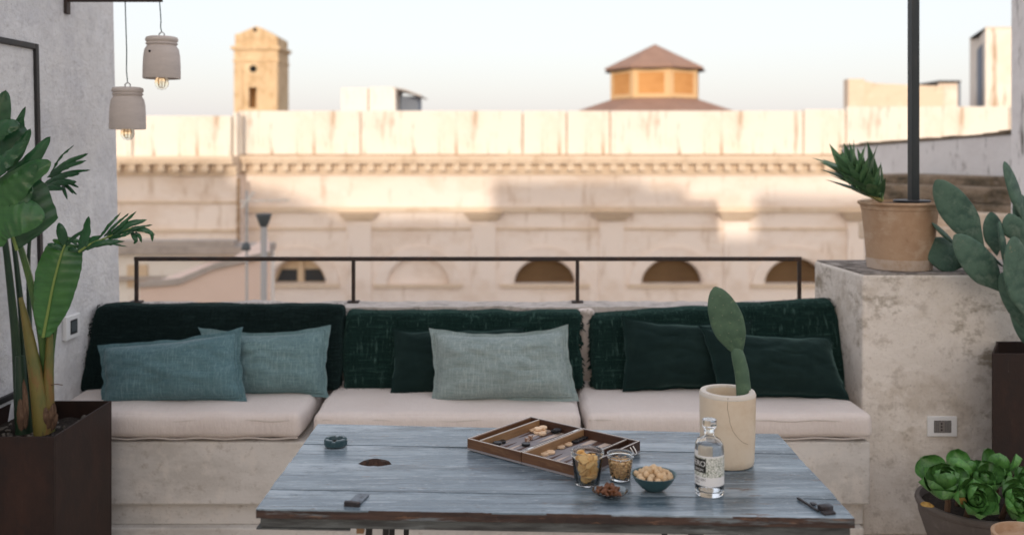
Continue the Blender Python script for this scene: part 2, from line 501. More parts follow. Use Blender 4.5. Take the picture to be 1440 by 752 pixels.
M['cracker'] = mat('cracker', (0.80, 0.51, 0.20), [((0.62, 0.35, 0.11), (60, 60, 60), .45, .68, .8), ((0.68, 0.50, 0.22), (40, 40, 40), .55, .7, .7)], rough=.75, objrand=.2, bump=[((200, 200, 200), .4, .001)])
M['peanut'] = mat('peanut', (0.74, 0.50, 0.26), [((0.58, 0.34, 0.14), (90, 90, 90), .45, .66, .9), ((0.74, 0.54, 0.31), (60, 60, 60), .54, .7, .7)], rough=.6)
M['tarallo'] = mat('tarallo', (0.66, 0.47, 0.28), [((0.52, 0.33, 0.16), (70, 70, 70), .48, .68, .8), ((0.75, 0.59, 0.41), (40, 40, 40), .52, .7, .6)], rough=.65, objrand=.12, bump=[((90, 90, 90), .5, .003)])
M['almond'] = mat('almond', (0.16, 0.062, 0.025), [((0.09, 0.032, 0.014), (90, 90, 90), .45, .66, .8), ((0.25, 0.11, 0.05), (60, 60, 60), .56, .7, .7)], rough=.55, objrand=.25)
M['bowl_glaze'] = mat('bowl_glaze', (0.045, 0.105, 0.115), [((0.03, 0.075, 0.085), (30, 30, 30), .45, .68, .7), ((0.10, 0.17, 0.175), (60, 60, 60), .6, .72, .5)], rough=.35, bump=[((60, 60, 60), .15, .002)])
M['ashtray'] = mat('ashtray_glaze', (0.028, 0.062, 0.072), rough=.3)
M['label_white'] = mat('label_white', (0.78, 0.77, 0.75), rough=.5)
M['label_print'] = mat('label_print', (0.76, 0.76, 0.70), [((0.10, 0.13, 0.07), (330, 330, 330), .50, .56, 1), ((0.30, 0.40, 0.18), (170, 170, 170), .60, .66, .8)], rough=.5)
M['label_black'] = mat('label_black', (0.018, 0.018, 0.014), rough=.5)
# far things
M['facade'] = mat('facade', (0.85, 0.755, 0.685), [((0.70, 0.565, 0.46), (.5, .5, .9), .46, .62, .6), ((0.84, 0.74, 0.65), (.22, .3, .3), .5, .7, .6), ((0.50, 0.36, 0.25), (2.2, 2.2, .5), .575, .68, .5), ((0.40, 0.28, 0.19), (9, 9, 4), .64, .72, .25)], rough=.9, bump=[((5, 5, 5), .3, .03)], spec=.15)
M['facade_trim'] = mat('facade_trim', (0.70, 0.57, 0.44), [((0.48, 0.34, 0.22), (1.4, 1.4, 2), .52, .72, .7), ((0.8, 0.7, 0.58), (3, 3, 3), .55, .7, .5)], rough=.9, bump=[((6, 6, 6), .5, .03)], spec=.15)
M['facade_parapet'] = mat('facade_parapet', (0.79, 0.73, 0.65), [((0.70, 0.58, 0.44), (.5, .5, .5), .48, .7, .6), ((0.36, 0.21, 0.10), (2.2, 2.2, .22), .56, .66, .8), ((0.30, 0.18, 0.10), (5.5, 5.5, .45), .60, .68, .8), ((0.45, 0.30, 0.18), (1.1, 1.1, 3), .66, .76, .6)],
    rough=.9, bump=[((6, 6, 6), .4, .03)], spec=.15)
M['grime'] = mat('grime', (0.30, 0.19, 0.11), [((0.55, 0.42, 0.30), (1.2, 1.2, 6), .45, .66, .9)], rough=.95)
M['screen_wood'] = mat('screen_wood', (0.19, 0.115, 0.055), [((0.12, 0.07, 0.035), (1, 1, 12), .45, .66, .8)], rough=.8)
M['far_pane'] = mat('far_pane', (0.035, 0.04, 0.045), rough=.12)
M['far_frame'] = mat('far_frame', (0.62, 0.48, 0.33), rough=.7)
M['tuff'] = mat('tuff_stone', (0.66, 0.49, 0.31), [((0.46, 0.31, 0.17), (1.4, 1.4, .9), .47, .62, .75), ((0.76, 0.60, 0.40), (.5, .5, .5), .52, .7, .6)], rough=.9, bump=[((3, 3, 3), .5, .08)], spec=.15)
M['far_white'] = mat('far_white', (0.78, 0.74, 0.68), [((0.60, 0.52, 0.43), (1.5, 1.5, .6), .5, .7, .6)], rough=.9, spec=.15)
M['orange_panel'] = mat('orange_panel', (0.58, 0.30, 0.115), [((0.47, 0.22, 0.075), (.8, .8, 2), .45, .66, .7)], rough=.85, spec=.15)
M['orange_frame'] = mat('orange_frame', (0.66, 0.45, 0.25), rough=.85, spec=.15)
M['roof_brown'] = mat('roof_brown', (0.37, 0.235, 0.18), [((0.30, 0.185, 0.14), (1.5, 1.5, 1.5), .45, .68, .7)], rough=.85, spec=.2)
M['eave_dark'] = mat('eave_dark', (0.06, 0.05, 0.045), rough=.9)
M['blue_shade'] = mat('blue_shade_panel', (0.17, 0.20, 0.25), rough=.7)  # bluish shade put into the colour of rooftop side faces
M['stained_white'] = mat('stained_white', (0.80, 0.77, 0.75), [((0.66, 0.62, 0.60), (1.2, 1.2, 1.2), .45, .68, .7), ((0.13, 0.115, 0.10), (5, 5, .9), .555, .63, .9), ((0.20, 0.17, 0.14), (2.5, 2.5, 3), .62, .72, .6)], rough=.9, bump=[((8, 8, 8), .5, .03)], spec=.15)
M['mossy_stone'] = mat('mossy_stone', (0.33, 0.255, 0.185), [((0.085, 0.072, 0.05), (2.5, 2.5, 5), .42, .62, .9), ((0.50, 0.41, 0.32), (4, 4, 4), .54, .7, .7), ((0.17, 0.12, 0.06), (9, 9, 9), .56, .7, .6)], rough=.95, bump=[((9, 9, 9), .9, .06)], spec=.1)
M['pink_plaster'] = mat('pink_plaster', (0.74, 0.58, 0.49), [((0.68, 0.52, 0.43), (1.5, 1.5, 1.5), .45, .7, .6)], rough=.9, spec=.15)
M['grey_coping'] = mat('grey_coping', (0.42, 0.37, 0.33), [((0.25, 0.22, 0.19), (2, 2, 2), .45, .7, .7)], rough=.9)
M['ground'] = mat('ground', (0.30, 0.27, 0.24), [((0.22, 0.2, 0.18), (.2, .2, .2), .45, .7, .7)], rough=.95)
M['zinc'] = mat('zinc', (0.10, 0.115, 0.12), rough=.5, metal=.4)
M['zinc_pale'] = mat('zinc_pale', (0.45, 0.45, 0.45), rough=.5)
M['lichen_top'] = mat('lichen_top', (0.30, 0.27, 0.245), [((0.12, 0.105, 0.09), (9, 9, 9), .46, .58, .85), ((0.46, 0.42, 0.38), (16, 16, 16), .52, .64, .7)], rough=.95, bump=[((40, 40, 40), .6, .008)], spec=.15)
M['piping'] = mat('piping_fabric', (0.55, 0.49, 0.44), rough=.9, spec=.15)

# ================================================================== THE SETTING
b = MB().box(-1500, 1500, -1500, 2500, -9.5, -9.0)
tag(b.build('ground', M['ground']), None, kind='structure')
b = MB().box(-2.6, 3.2, -7.9, 5.17, FLZ - .12, FLZ)
tag(b.build('terrace_floor', M['floor']), None, kind='structure')
b = MB().box(-2.6, 3.2, -7.9, 5.165, -8.99, FLZ - .121)
tag(b.build('house_below', M['cocciopesto']), None, kind='structure')


def wall_x(D, z=0.87):
    return -2.08 - 0.059 * (5.1 - D) - 0.021 * (z - 0.87)


# left plaster wall
b = MB()


def lw(u, v):
    D = 2.55 + u * (5.1 - 2.55)
    z = v * 3.25
    return Vector((wall_x(D, z), D, z))


base = [Vector((wall_x(d, z) - t, d, z)) for z in (FLZ + .001, 3.25) for (d, t) in ((2.55, 0), (5.1, 0), (5.1, .42), (2.55, .42))]
b.add(base, [(0, 1, 2, 3), (7, 6, 5, 4), (0, 4, 5, 1), (1, 5, 6, 2), (2, 6, 7, 3), (3, 7, 4, 0)])
o = b.build('plaster_wall', M['plaster_grey'], bevel=.012)
tag(o, 'tall grey rough-plastered wall at the left edge of the terrace', 'wall')

# unseen house added behind the camera, roofline stepped to shade terrace and lower facade
TAN = math.tan(RAD(SUN_EL))
YB = -30.0
DX = (30 - YB) * math.tan(RAD(SUN_AZ))


def fx(x):
    return (x - 720) / 45.0


def fz(y):
    return CAMZ - (y - HZ) / 45.0


drop = (30 - YB) * TAN / math.cos(RAD(SUN_AZ))
prof = [(-60, 240), (332, 240), (332, 258), (385, 266), (480, 305), (692, 306), (692, 254), (905, 254), (905, 264), (962, 266), (962, 334), (1062, 334), (1062, 272), (1150, 276), (1600, 276)]
pts = [Vector((fx(x) - DX, YB, fz(y) + drop)) for x, y in prof]
poly = [Vector((pts[0].x, YB, -8.98))] + pts + [Vector((pts[-1].x, YB, -8.98))]
hb = thing('house', (0, YB, -8.98), 'pale plastered house, unseen behind the viewer, added with a stepped roofline to cast shade', 'house')
MB().prism(poly, (0, -4, 0)).build('wall', M['facade'], hb)
for wx in (-6.5, -3.2, 1.2, 4.6):
    w = MB().box(wx - .55, wx + .55, YB + .001, YB + .05, .95, 2.35).build('window', M['far_frame'], hb)
    MB().box(wx - .47, wx - .03, YB + .051, YB + .056, 1.03, 2.27).box(wx + .03, wx + .47, YB + .051, YB + .056, 1.03, 2.27).build('pane', M['far_pane'], w)

# parapet behind the bench, with its rough top
o = MB()


def ptop(u, v):
    x = wall_x(5.0) + u * (3.2 - wall_x(5.0))
    y = 4.985 + v * .185
    return Vector((x, y, .862 + .010 * noise.noise(Vector((x * 4, y * 6, 0))) + .006 * noise.noise(Vector((x * 17, y * 17, 3)))))


MBp = MB().grid(ptop, 220, 10)
xs0, xs1 = wall_x(5.0), 3.2
MBp.grid(lambda u, v: Vector((xs0 + u * (xs1 - xs0), 4.985, FLZ + .002)) if v == 0 else ptop(u, 0), 220, 1)
MBp.grid(lambda u, v: Vector((xs0 + u * (xs1 - xs0), 5.17, -.1)) if v == 0 else ptop(u, 1), 220, 1)
o = MBp.build('parapet', M['parapet'], angle=.9)
tag(o, 'low parapet wall with a rough crumbling top behind the bench', 'wall')

# railing on the parapet
YR = 5.125
rz = P(0, 364, YR).z
xl, xr = P(192, 0, YR).x, P(1124, 0, YR).x
rail = thing('railing', (0, YR, .865), 'thin rusty black iron railing along the parapet behind the cushions', 'railing')
MB().box(xl - .011, xr + .011, YR - .010, YR + .010, rz - .011, rz + .011).build('top_rail', M['rail_steel'], rail, bevel=.002)
for px in (192, 497, 812, 1124):
    X = P(px, 0, YR).x
    po = MB().box(X - .0095, X + .0095, YR - .0085, YR + .0085, .86, rz - .0112).build('post', M['rail_steel'], rail, bevel=.002)
    MB().box(X - .03, X + .03, YR - .025, YR + .025, .862, .872).build('foot_plate', M['rail_steel'], po)

# bench of poured concrete
XL, XR = wall_x(4.5) + .004, P(1224, 0, 4.27).x
bench = thing('bench', (0, 4.6, FLZ), 'built-in pale concrete bench running wall to wall under the cushions', 'bench')
MB().box(XL, XR, 4.27, 4.98, .10, .38).build('seat_block', M['bench'], bench, bevel=.008)
MB().box(XL, XR - .02, 4.305, 4.975, .0005, .0995).build('plinth', M['bench'], bench, bevel=.004)
MB().box(XL, XR - .03, 4.262, 4.97, FLZ + .001, 0).build('base_step', M['bench'], bench, bevel=.006)

# right masonry block
pc = thing('masonry_block', (2.3, 4.8, FLZ), 'stained beige masonry block carrying the terracotta pot at the right', 'wall')
PF, PBK, PZ = 4.5, 5.08, P(0, 385, 4.5).z
poly = [(P(1213, 0, PF).x, PF, FLZ + .001), (3.2, PF, FLZ + .001), (3.2, PBK, FLZ + .001), (P(1145, 0, PBK).x, PBK, FLZ + .001)]
MB().prism(poly, (0, 0, PZ - .0075 - FLZ)).build('body', M['cocciopesto'], pc, bevel=.012, seg=3)
poly = [(p[0] + (-.0 if i in (1, 2) else -.002), p[1] + (-.003 if i in (0, 1) else .003), PZ - .006) for i, p in enumerate(poly)]
poly = [(p[0] + (.012 if i in (0, 3) else 0), p[1] + (.012 if i in (0, 1) else -.012), p[2]) for i, p in enumerate(poly)]
MB().prism(poly, (0, 0, .006)).build('top_skim', M['lichen_top'], pc, bevel=.002)

# ================================================================== FAR BUILDINGS
YF = 30.0
pal = thing('palazzo', (2, YF, -9), 'long cream palazzo with lunette windows and a stained parapet opposite', 'building')
ZW0, ZW1 = -8.99, fz(246)
x0, x1 = fx(336), fx(1640)
arches = [420, 588, 766, 945, 1118, 1296, 1474]
AW, AH, AZ = .985, .80, fz(399)
bounds = [x0] + [fx((arches[i] + arches[i + 1]) / 2) for i in range(len(arches) - 1)] + [x1]
wb = MB()
NA = 20
for i, c in enumerate(arches):
    cx = fx(c)
    aw = AW * (.96 if i else .86)
    a0, a1 = bounds[i], bounds[i + 1]
    arc = [Vector((cx - aw * math.cos(math.pi * k / NA), YF, AZ + AH * math.sin(math.pi * k / NA))) for k in range(NA + 1)]
    wb.add([(a0, YF, ZW0), (a1, YF, ZW0), (a1, YF, AZ), (a0, YF, AZ)], [(0, 1, 2, 3)])
    wb.add([(a0, YF, AZ), (cx - aw, YF, AZ), (cx - aw, YF, ZW1), (a0, YF, ZW1)], [(0, 1, 2, 3)])
    wb.add([(cx + aw, YF, AZ), (a1, YF, AZ), (a1, YF, ZW1), (cx + aw, YF, ZW1)], [(0, 1, 2, 3)])
    for k in range(NA):
        p, q = arc[k], arc[k + 1]
        wb.add([p, q, (q.x, YF, ZW1), (p.x, YF, ZW1)], [(0, 1, 2, 3)])
        dep = .12 if c == 588 else .38
        wb.add([p, q, q + Vector((0, dep, 0)), p + Vector((0, dep, 0))], [(0, 1, 2, 3)])
    wb.add([(cx - aw, YF, AZ), (cx + aw, YF, AZ), (cx + aw, YF + .38, AZ), (cx - aw, YF + .38, AZ)], [(0, 1, 2, 3)])
wb.add([(x1, YF, ZW0), (x1, YF + 10, ZW0), (x1, YF + 10, ZW1), (x1, YF, ZW1)], [(0, 1, 2, 3)])
wb.add([(x0, YF + 10, ZW1), (x1, YF + 10, ZW1), (x1, YF, ZW1), (x0, YF, ZW1)], [(0, 1, 2, 3)])
wb.build('wall', M['facade'], pal, recalc=False, weld=0)
for i, c in enumerate(arches):
    cx = fx(c)
    aw = AW * (.96 if i else .86)
    arc = lambda r1, r2, y, z=AZ: [Vector((cx - r1 * math.cos(math.pi * k / NA), y, z + r2 * math.sin(math.pi * k / NA))) for k in range(NA + 1)]
    # archivolt
    o1, o2 = arc(aw + .40, AH + .37, YF - .07), arc(aw + .05, AH + .05, YF - .07)
    m = MB()
    for k in range(NA):
        m.add([o1[k], o1[k + 1], o2[k + 1], o2[k]], [(0, 1, 2, 3)])
        e = Vector((0, .069, 0))
        m.add([o1[k], o1[k + 1], o1[k + 1] + e, o1[k] + e], [(0, 1, 2, 3)])
        m.add([o2[k], o2[k + 1], o2[k + 1] + e, o2[k] + e], [(0, 1, 2, 3)])
    m.build('archivolt', M['facade'], pal)
    MB().box(cx - aw - .45, cx + aw + .45, YF - .10, YF - .001, AZ - .10, AZ - .005).build('sill', M['facade_trim'], pal)
    if c == 588:
        MB().prism(arc(aw, AH, YF + .115), (0, .05, 0)).build('blind_infill', M['facade'], pal)
    elif i == 0:
        w = MB().prism(arc(aw, AH, YF + .36), (0, .02, 0)).build('lunette_window', M['far_frame'], pal)
        MB().box(cx - .09, cx + .09, YF + .28, YF + .33, AZ + .01, AZ + AH - .06).build('mullion', M['far_frame'], w)
        for s in (-1, 1):
            q = [Vector((cx + s * .12, YF + .34, AZ + .03)), Vector((cx + s * (aw - .06), YF + .34, AZ + .03)), Vector((cx + s * (aw - .24), YF + .34, AZ + .42)), Vector((cx + s * .12, YF + .34, AZ + .42))]
            MB().prism(q, (0, .012, 0)).build('pane', M['far_pane'], w)
    else:
        w = MB().prism(arc(aw, AH, YF + .36), (0, .02, 0)).build('lunette_screen', M['screen_wood'], pal)
        for k in range(6):
            z = AZ + .04 + k * .125
            hw = aw * math.sqrt(max(0, 1 - ((z + .1 - AZ) / AH) ** 2)) - .03
            if hw > .1:
                MB().box(cx - hw, cx + hw, YF + .31, YF + .345, z, z + .085).build('slat', M['screen_wood'], w)
# pilasters with capitals between the bays
for c in (505, 680, 860, 1035, 1208):
    cx = fx(c)
    MB().box(cx - .38, cx + .38, YF - .06, YF - .001, ZW0, fz(311)).build('pilaster', M['facade'], pal)
    q = [Vector((cx + s * w, YF - d, z)) for z, w, d in ((fz(310), .40, .12), (fz(298), .62, .34)) for s in (-1, 1)]
    e = Vector((0, 1, 0))
    vs_ = [(cx - .40, YF - .12, fz(310)), (cx + .40, YF - .12, fz(310)), (cx + .40, YF - .002, fz(310)), (cx - .40, YF - .002, fz(310)),
           (cx - .62, YF - .34, fz(299)), (cx + .62, YF - .34, fz(299)), (cx + .62, YF - .002, fz(299)), (cx - .62, YF - .002, fz(299))]
    MB().add(vs_, [(3, 2, 1, 0), (4, 5, 6, 7), (0, 1, 5, 4), (1, 2, 6, 5), (2, 3, 7, 6), (3, 0, 4, 7)]).build('capital', M['facade_trim'], pal)
MB().box(x0, x1, YF - .10, YF - .002, fz(298), fz(291)).build('string_course', M['facade_trim'], pal)
MB().box(x0, x1, YF - .05, YF - .002, fz(323), fz(320)).build('string_course', M['facade_trim'], pal)
# cornice


def cornice(root, xa, xb, yf, za, sp, dent):
    MB().box(xa, xb, yf - .10, yf + .3, za, za + .12).build('frieze', M['facade_trim'], root)
    MB().box(xa, xb, yf - .16, yf + .3, za + .121, za + .36).build('cornice_bed', M['facade_trim'], root)
    MB().box(xa, xb, yf - .52, yf + .3, za + .361, za + .47).build('corona', M['facade_trim'], root)
    MB().box(xa, xb, yf - .58, yf + .3, za + .471, za + .60).build('cyma', M['facade_trim'], root)
    me = MB().box(-.10, .10, -.42, -.161, .14, .359).mesh('dentil', Vector((0, 0, 0)))
    me.materials.append(M['facade_trim'])
    n = int((xb - xa) / sp)
    for k in range(n):
        X = xa + sp * (k + .5)
        if X > 16:
            break
        place('dentil', me, (X, yf, za), root)


cornice(pal, x0, x1, YF, fz(246), .44, True)
edges = [327, 507, 735, 797, 858, 1130, 1190, 1420, 1640]
for i in range(len(edges) - 1):
    a, c = fx(edges[i]) + .02, fx(edges[i + 1]) - .02
    zt = fz(156 if edges[i] < 1100 else (154 if edges[i] < 1190 else 150))
    if edges[i] == 327:
        a = fx(336)
    MB().box(a, c, YF + .0, YF + .3, fz(218), zt).build('parapet_panel', M['facade_parapet'], pal, bevel=.02)
MB().box(x0, x1, YF + .05, YF + .28, fz(218), fz(160)).build('parapet_core', M['grime'], pal)
MB().box(x0, x1, YF - .02, YF + .32, fz(219.2), fz(217)).build('grime_line', M['grime'], pal)

# left wing
YW = 29.2
kx = YW / 1350
fx2 = lambda x: (x - 720) * kx
fz2 = lambda y: CAMZ - (y - HZ) * kx
wing = thing('palazzo_wing', (-11, YW, -9), 'plain cream wing left of the palazzo with a bold dentil cornice', 'building')
xa, xb = fx2(40), fx2(334)
MB().box(xa, xb, YW, YW + 9, -8.99, fz2(246)).build('wall', M['facade'], wing)
cornice(wing, xa, xb, YW, fz2(247), .44, True)
for a, c in ((40, 186), (186, 326)):
    MB().box(fx2(a) + .02, fx2(c) - .02, YW, YW + .3, fz2(220), fz2(163)).build('parapet_panel', M['facade_parapet'], wing, bevel=.02)
MB().box(fx2(328), xb, YW - .03, YW + .33, fz2(220), fz2(158)).build('parapet_pier', M['facade_parapet'], wing, bevel=.02)
MB().box(xa, xb, YW - .07, YW - .002, fz2(326), fz2(322)).build('string_course', M['facade_trim'], wing)
MB().box(xa, xb, YW - .05, YW - .002, fz2(286), fz2(283)).build('string_course', M['facade_trim'], wing)
dp = thing('drainpipe', (fx2(335.5), YW - .1, -8.99), 'brown drainpipe between the palazzo and its left wing', 'pipe')
MB().tube([(fx2(337), YW - .13, -8.99), (fx2(337), YW - .13, fz2(250))], .055, 8).build('pipe', M['grime'], dp)
for zz in (-4.5, -2.5, -.5):
    MB().lathe([(.075, 0), (.075, .06)], (fx2(337), YW - .13, zz), 10).build('bracket', M['grime'], dp)

# bell tower
YT = 55.0
kt = YT / 1350
tx = lambda x: (x - 720) * kt
tz = lambda y: CAMZ - (y - HZ) * kt
tw = thing('bell_tower', (tx(359), YT + 1.3, -9), 'square golden stone bell tower with a small gable above the roofs', 'tower')
dpt = 2.6
c0, c1 = tx(329), tx(391)
b = MB()
# front with slit opening
ox0, ox1, oz0, oz1 = tx(350), tx(361), tz(152), tz(123)
b.box(c0, ox0, YT, YT + dpt, -8.99, tz(69)).box(ox1, c1, YT, YT + dpt, -8.99, tz(69)).box(ox0, ox1, YT, YT + dpt, -8.99, oz0).box(ox0, ox1, YT, YT + dpt, oz1, tz(69)).box(ox0, ox1, YT + 1.2, YT + dpt, oz0, oz1)
b.build('shaft', M['tuff'], tw, weld=0)
MB().box(tx(325.5), tx(394.5), YT - .16, YT + dpt + .16, tz(70), tz(65.5)).build('cornice', M['tuff'], tw)
MB().box(tx(328), tx(392), YT - .07, YT + dpt + .07, tz(87.5), tz(84.5)).build('string_course', M['tuff'], tw)
q = [(tx(330), YT + .05, tz(65.4)), (tx(390), YT + .05, tz(65.4)), (tx(390), YT + .05, tz(52)), (tx(381), YT + .05, tz(47)), (tx(369), YT + .05, tz(40)), (tx(360), YT + .05, tz(36.5)), (tx(350), YT + .05, tz(41)), (tx(339), YT + .05, tz(46)), (tx(330), YT + .05, tz(48.5))]
MB().prism([Vector(p) for p in q], (0, dpt - .1, 0)).build('gable', M['tuff'], tw)
for a, c in ((330, 341), (379, 390)):
    MB().box(tx(a), tx(c), YT - .09, YT - .001, -8.9, tz(88)).build('pilaster', M['tuff'], tw)
oc = MB().lathe([(.21, 0), (.21, .03)], (0, 0, 0), 16, M=Matrix.Rotation(RAD(90), 4, 'X'))
for v in oc.v:
    v += Vector((tx(356), YT - .001, tz(97)))
oc.build('oculus', M['hole'], tw)
oc = MB().lathe([(.12, 0), (.12, .03)], (0, 0, 0), 12, M=Matrix.Rotation(RAD(90), 4, 'X'))
for v in oc.v:
    v += Vector((tx(358.5), YT + .049, tz(42)))
oc.build('gable_opening', M['hole'], tw)

# rooftop hut
YH = 36.0
kh = YH / 1350
hx = lambda x: (x - 720) * kh
hz = lambda y: CAMZ - (y - HZ) * kh
hut = thing('rooftop_hut', (hx(535), YH, fz(150)), 'small white rooftop hut with a lean-to roof behind the parapet', 'hut')
MB().box(hx(480), hx(517), YH, YH + 2.4, -1, hz(124)).build('wall_panel', M['far_white'], hut)
MB().box(hx(519), hx(556), YH, YH + 2.4, -1, hz(123)).build('wall_panel', M['far_white'], hut)
MB().box(hx(517), hx(519), YH + .1, YH + 2.3, -1, hz(125)).build('joint', M['grime'], hut)
MB().box(hx(556) + .002, hx(584), YH + 1.2, YH + 2.5, -1, hz(133)).build('lean_to', M['blue_shade'], hut)  # dark blue colour carries the shade on the hut's right side
q = [(hx(554), YH - .05, hz(122.8)), (hx(570), YH - .05, hz(126)), (hx(592), YH - .05, hz(134)), (hx(592), YH - .05, hz(136)), (hx(570), YH - .05, hz(128)), (hx(554), YH - .05, hz(124.6))]
MB().prism([Vector(p) for p in q], (0, 2.7, 0)).build('roof', M['grey_coping'], hut)

# octagonal lantern
YO = 50.0
ko = YO / 1350
oxp = lambda x: (x - 720) * ko
ozp = lambda y: CAMZ - (y - HZ) * ko
cx = oxp(931)
Rr = 67.5 * ko
lan = thing('octagonal_lantern', (cx, YO + Rr, -9), 'octagonal orange lantern with a brown tent roof above the parapet', 'lantern tower')
rot0 = RAD(-13.1)


def octp(r, z, k):
    a = rot0 + math.pi / 8 + k * math.pi / 4
    return Vector((cx + r * math.sin(a), YO + Rr - r * math.cos(a), z))


zb, zt = ozp(137), ozp(92)
for k in range(8):
    p, q = octp(Rr, zb, k - 1), octp(Rr, zb, k)
    h = Vector((0, 0, zt - zb))
    n = (q - p).cross(Vector((0, 0, 1))).normalized()
    e = (q - p).normalized()
    w = MB().prism([p, q, q - n * .25, p - n * .25], h).build('wall_facet', M['orange_frame'], lan)
    L_ = (q - p).length
    MB().prism([p + e * .28 + n * .004 + Vector((0, 0, .22)), p + e * (L_ - .28) + n * .004 + Vector((0, 0, .22)), p + e * (L_ - .28) - n * .05 + Vector((0, 0, .22)), p + e * .28 - n * .05 + Vector((0, 0, .22))],
               (0, 0, zt - zb - .55)).build('panel', M['orange_panel'], w)
apex = Vector((cx, YO + Rr, ozp(55)))
for k in range(8):
    p, q = octp(Rr + .33, ozp(92), k - 1), octp(Rr + .33, ozp(92), k)
    d = Vector((0, 0, -.10))
    MB().add([p, q, apex, p + d, q + d, apex + d], [(0, 1, 2), (5, 4, 3), (0, 3, 4, 1), (1, 4, 5, 2), (2, 5, 3, 0)]).build('roof_facet', M['roof_brown'], lan)
MB().lathe([(0, 0), (Rr + .25, 0), (Rr + .25, .03), (0, .03)], (cx, YO + Rr, ozp(92) - .16), 8, M=Matrix.Rotation(rot0, 4, 'Z')).build('eave', M['eave_dark'], lan)
for k in range(8):
    p, q = octp(Rr + 2.3, ozp(158), k - 1), octp(Rr + 2.3, ozp(158), k)
    a, c = octp(Rr - .1, zb, k), octp(Rr - .1, zb, k - 1)
    d = Vector((0, 0, -.3))
    MB().add([p, q, a, c, p + d, q + d, a + d, c + d], [(0, 1, 2, 3), (7, 6, 5, 4), (0, 4, 5, 1), (1, 5, 6, 2), (2, 6, 7, 3), (3, 7, 4, 0)]).build('skirt_roof_facet', M['roof_brown'], lan)
m = MB()
m.prism([octp(Rr + 2.0, -8.99, k) for k in range(8)], (0, 0, ozp(158) - .35 + 8.99)).build('drum', M['far_white'], lan)

# rooftop volumes at the right
YQ = 33.0
kq = YQ / 1350
qx = lambda x: (x - 720) * kq
qz = lambda y: CAMZ - (y - HZ) * kq
ra = thing('roof_terrace_wall', (qx(1265), YQ, 0), 'low cream rooftop wall with a square end pier behind the pole', 'wall')
MB().box(qx(1193), qx(1216), YQ, YQ + .5, -1, qz(111)).build('pier', M['facade_trim'], ra, bevel=.02)
q = [(qx(1216) + .002, YQ + .2, -1), (qx(1330), YQ + .2, -1), (qx(1330), YQ + .2, qz(121)), (qx(1235), YQ + .2, qz(117)), (qx(1216) + .002, YQ + .2, qz(113))]
MB().prism([Vector(p) for p in q], (0, .5, 0)).build('wall_panel', M['facade_trim'], ra)
rb = thing('stair_hut', (qx(1345), YQ + 1, 0), 'low cream stair hut with a dark sloping side beside the tall chimney block', 'hut')
MB().box(qx(1331), qx(1358), YQ + .6, YQ + 3, -1, qz(115)).build('wall', M['facade'], rb)
MB().box(qx(1329), qx(1360), YQ + .45, YQ + 3.1, qz(115) + .002, qz(112)).build('roof', M['eave_dark'], rb)
q = [(qx(1318), YQ + .7, -1), (qx(1331) - .002, YQ + .7, -1), (qx(1331) - .002, YQ + .7, qz(113)), (qx(1328), YQ + .7, qz(113))]
MB().prism([Vector(p) for p in q], (0, 1.2, 0)).build('buttress', M['eave_dark'], rb)
MB().box(qx(1360), qx(1368), YQ + .9, YQ + 2.5, -1, qz(114)).build('shutter', M['blue_shade'], rb)
rc = thing('chimney_block', (qx(1397), YQ, 0), 'tall cream rooftop block with grey-blue shade painted on its left side', 'tower')
ch = [(qx(1386), YQ), (qx(1426), YQ), (qx(1426), YQ + 3.2), ((1373 - 720) * 36.2 / 1350, YQ + 3.2)]
MB().prism([Vector((x, y, -1)) for x, y in ch], (0, 0, qz(41) + 1)).build('wall', M['facade_parapet'], rc)
p0, p1 = Vector((ch[3][0], ch[3][1], 0)), Vector((ch[0][0], ch[0][1], 0))
d = p1 - p0
n = Vector((-d.y, d.x, 0)).normalized()
if n.x > 0:
    n = -n
a, c = p0 + d * .14 + n * .004, p0 + d * .72 + n * .004
MB().prism([Vector((a.x, a.y, qz(146))), Vector((c.x, c.y, qz(147))), Vector((c.x, c.y, qz(58))), Vector((a.x, a.y, qz(60)))], n * .03).build('door', M['blue_shade'], rc)  # grey-blue sheet painting the shade of the left face, not a door
MB().prism([Vector((x, y, qz(41) + .002)) for x, y in ch], (0, 0, .06)).build('coping', M['facade_trim'], rc)

# neighbour's whitewashed wall and mossy ledge, right of the pot
nw = thing('whitewashed_wall', (3, 12, -1), 'whitewashed neighbour wall streaked black, behind the pole', 'wall')
A, B_ = P(1182, 207, 12.5), P(1475, 184, 9.4)
n = Vector((-(B_ - A).y, (B_ - A).x, 0)).normalized()
if n.y < 0:
    n = -n
zt = [A.z, B_.z]
ZL = P(0, 262, 10.2).z
MB().add([(A.x, A.y, ZL), (B_.x, B_.y, ZL), (B_.x + n.x * .35, B_.y + n.y * .35, ZL), (A.x + n.x * .35, A.y + n.y * .35, ZL),
          (A.x, A.y, zt[0]), (B_.x, B_.y, zt[1]), (B_.x + n.x * .35, B_.y + n.y * .35, zt[1]), (A.x + n.x * .35, A.y + n.y * .35, zt[0])],
         [(3, 2, 1, 0), (4, 5, 6, 7), (0, 1, 5, 4), (1, 2, 6, 5), (2, 3, 7, 6), (3, 0, 4, 7)]).build('wall', M['stained_white'], nw, bevel=.03)
m = MB()
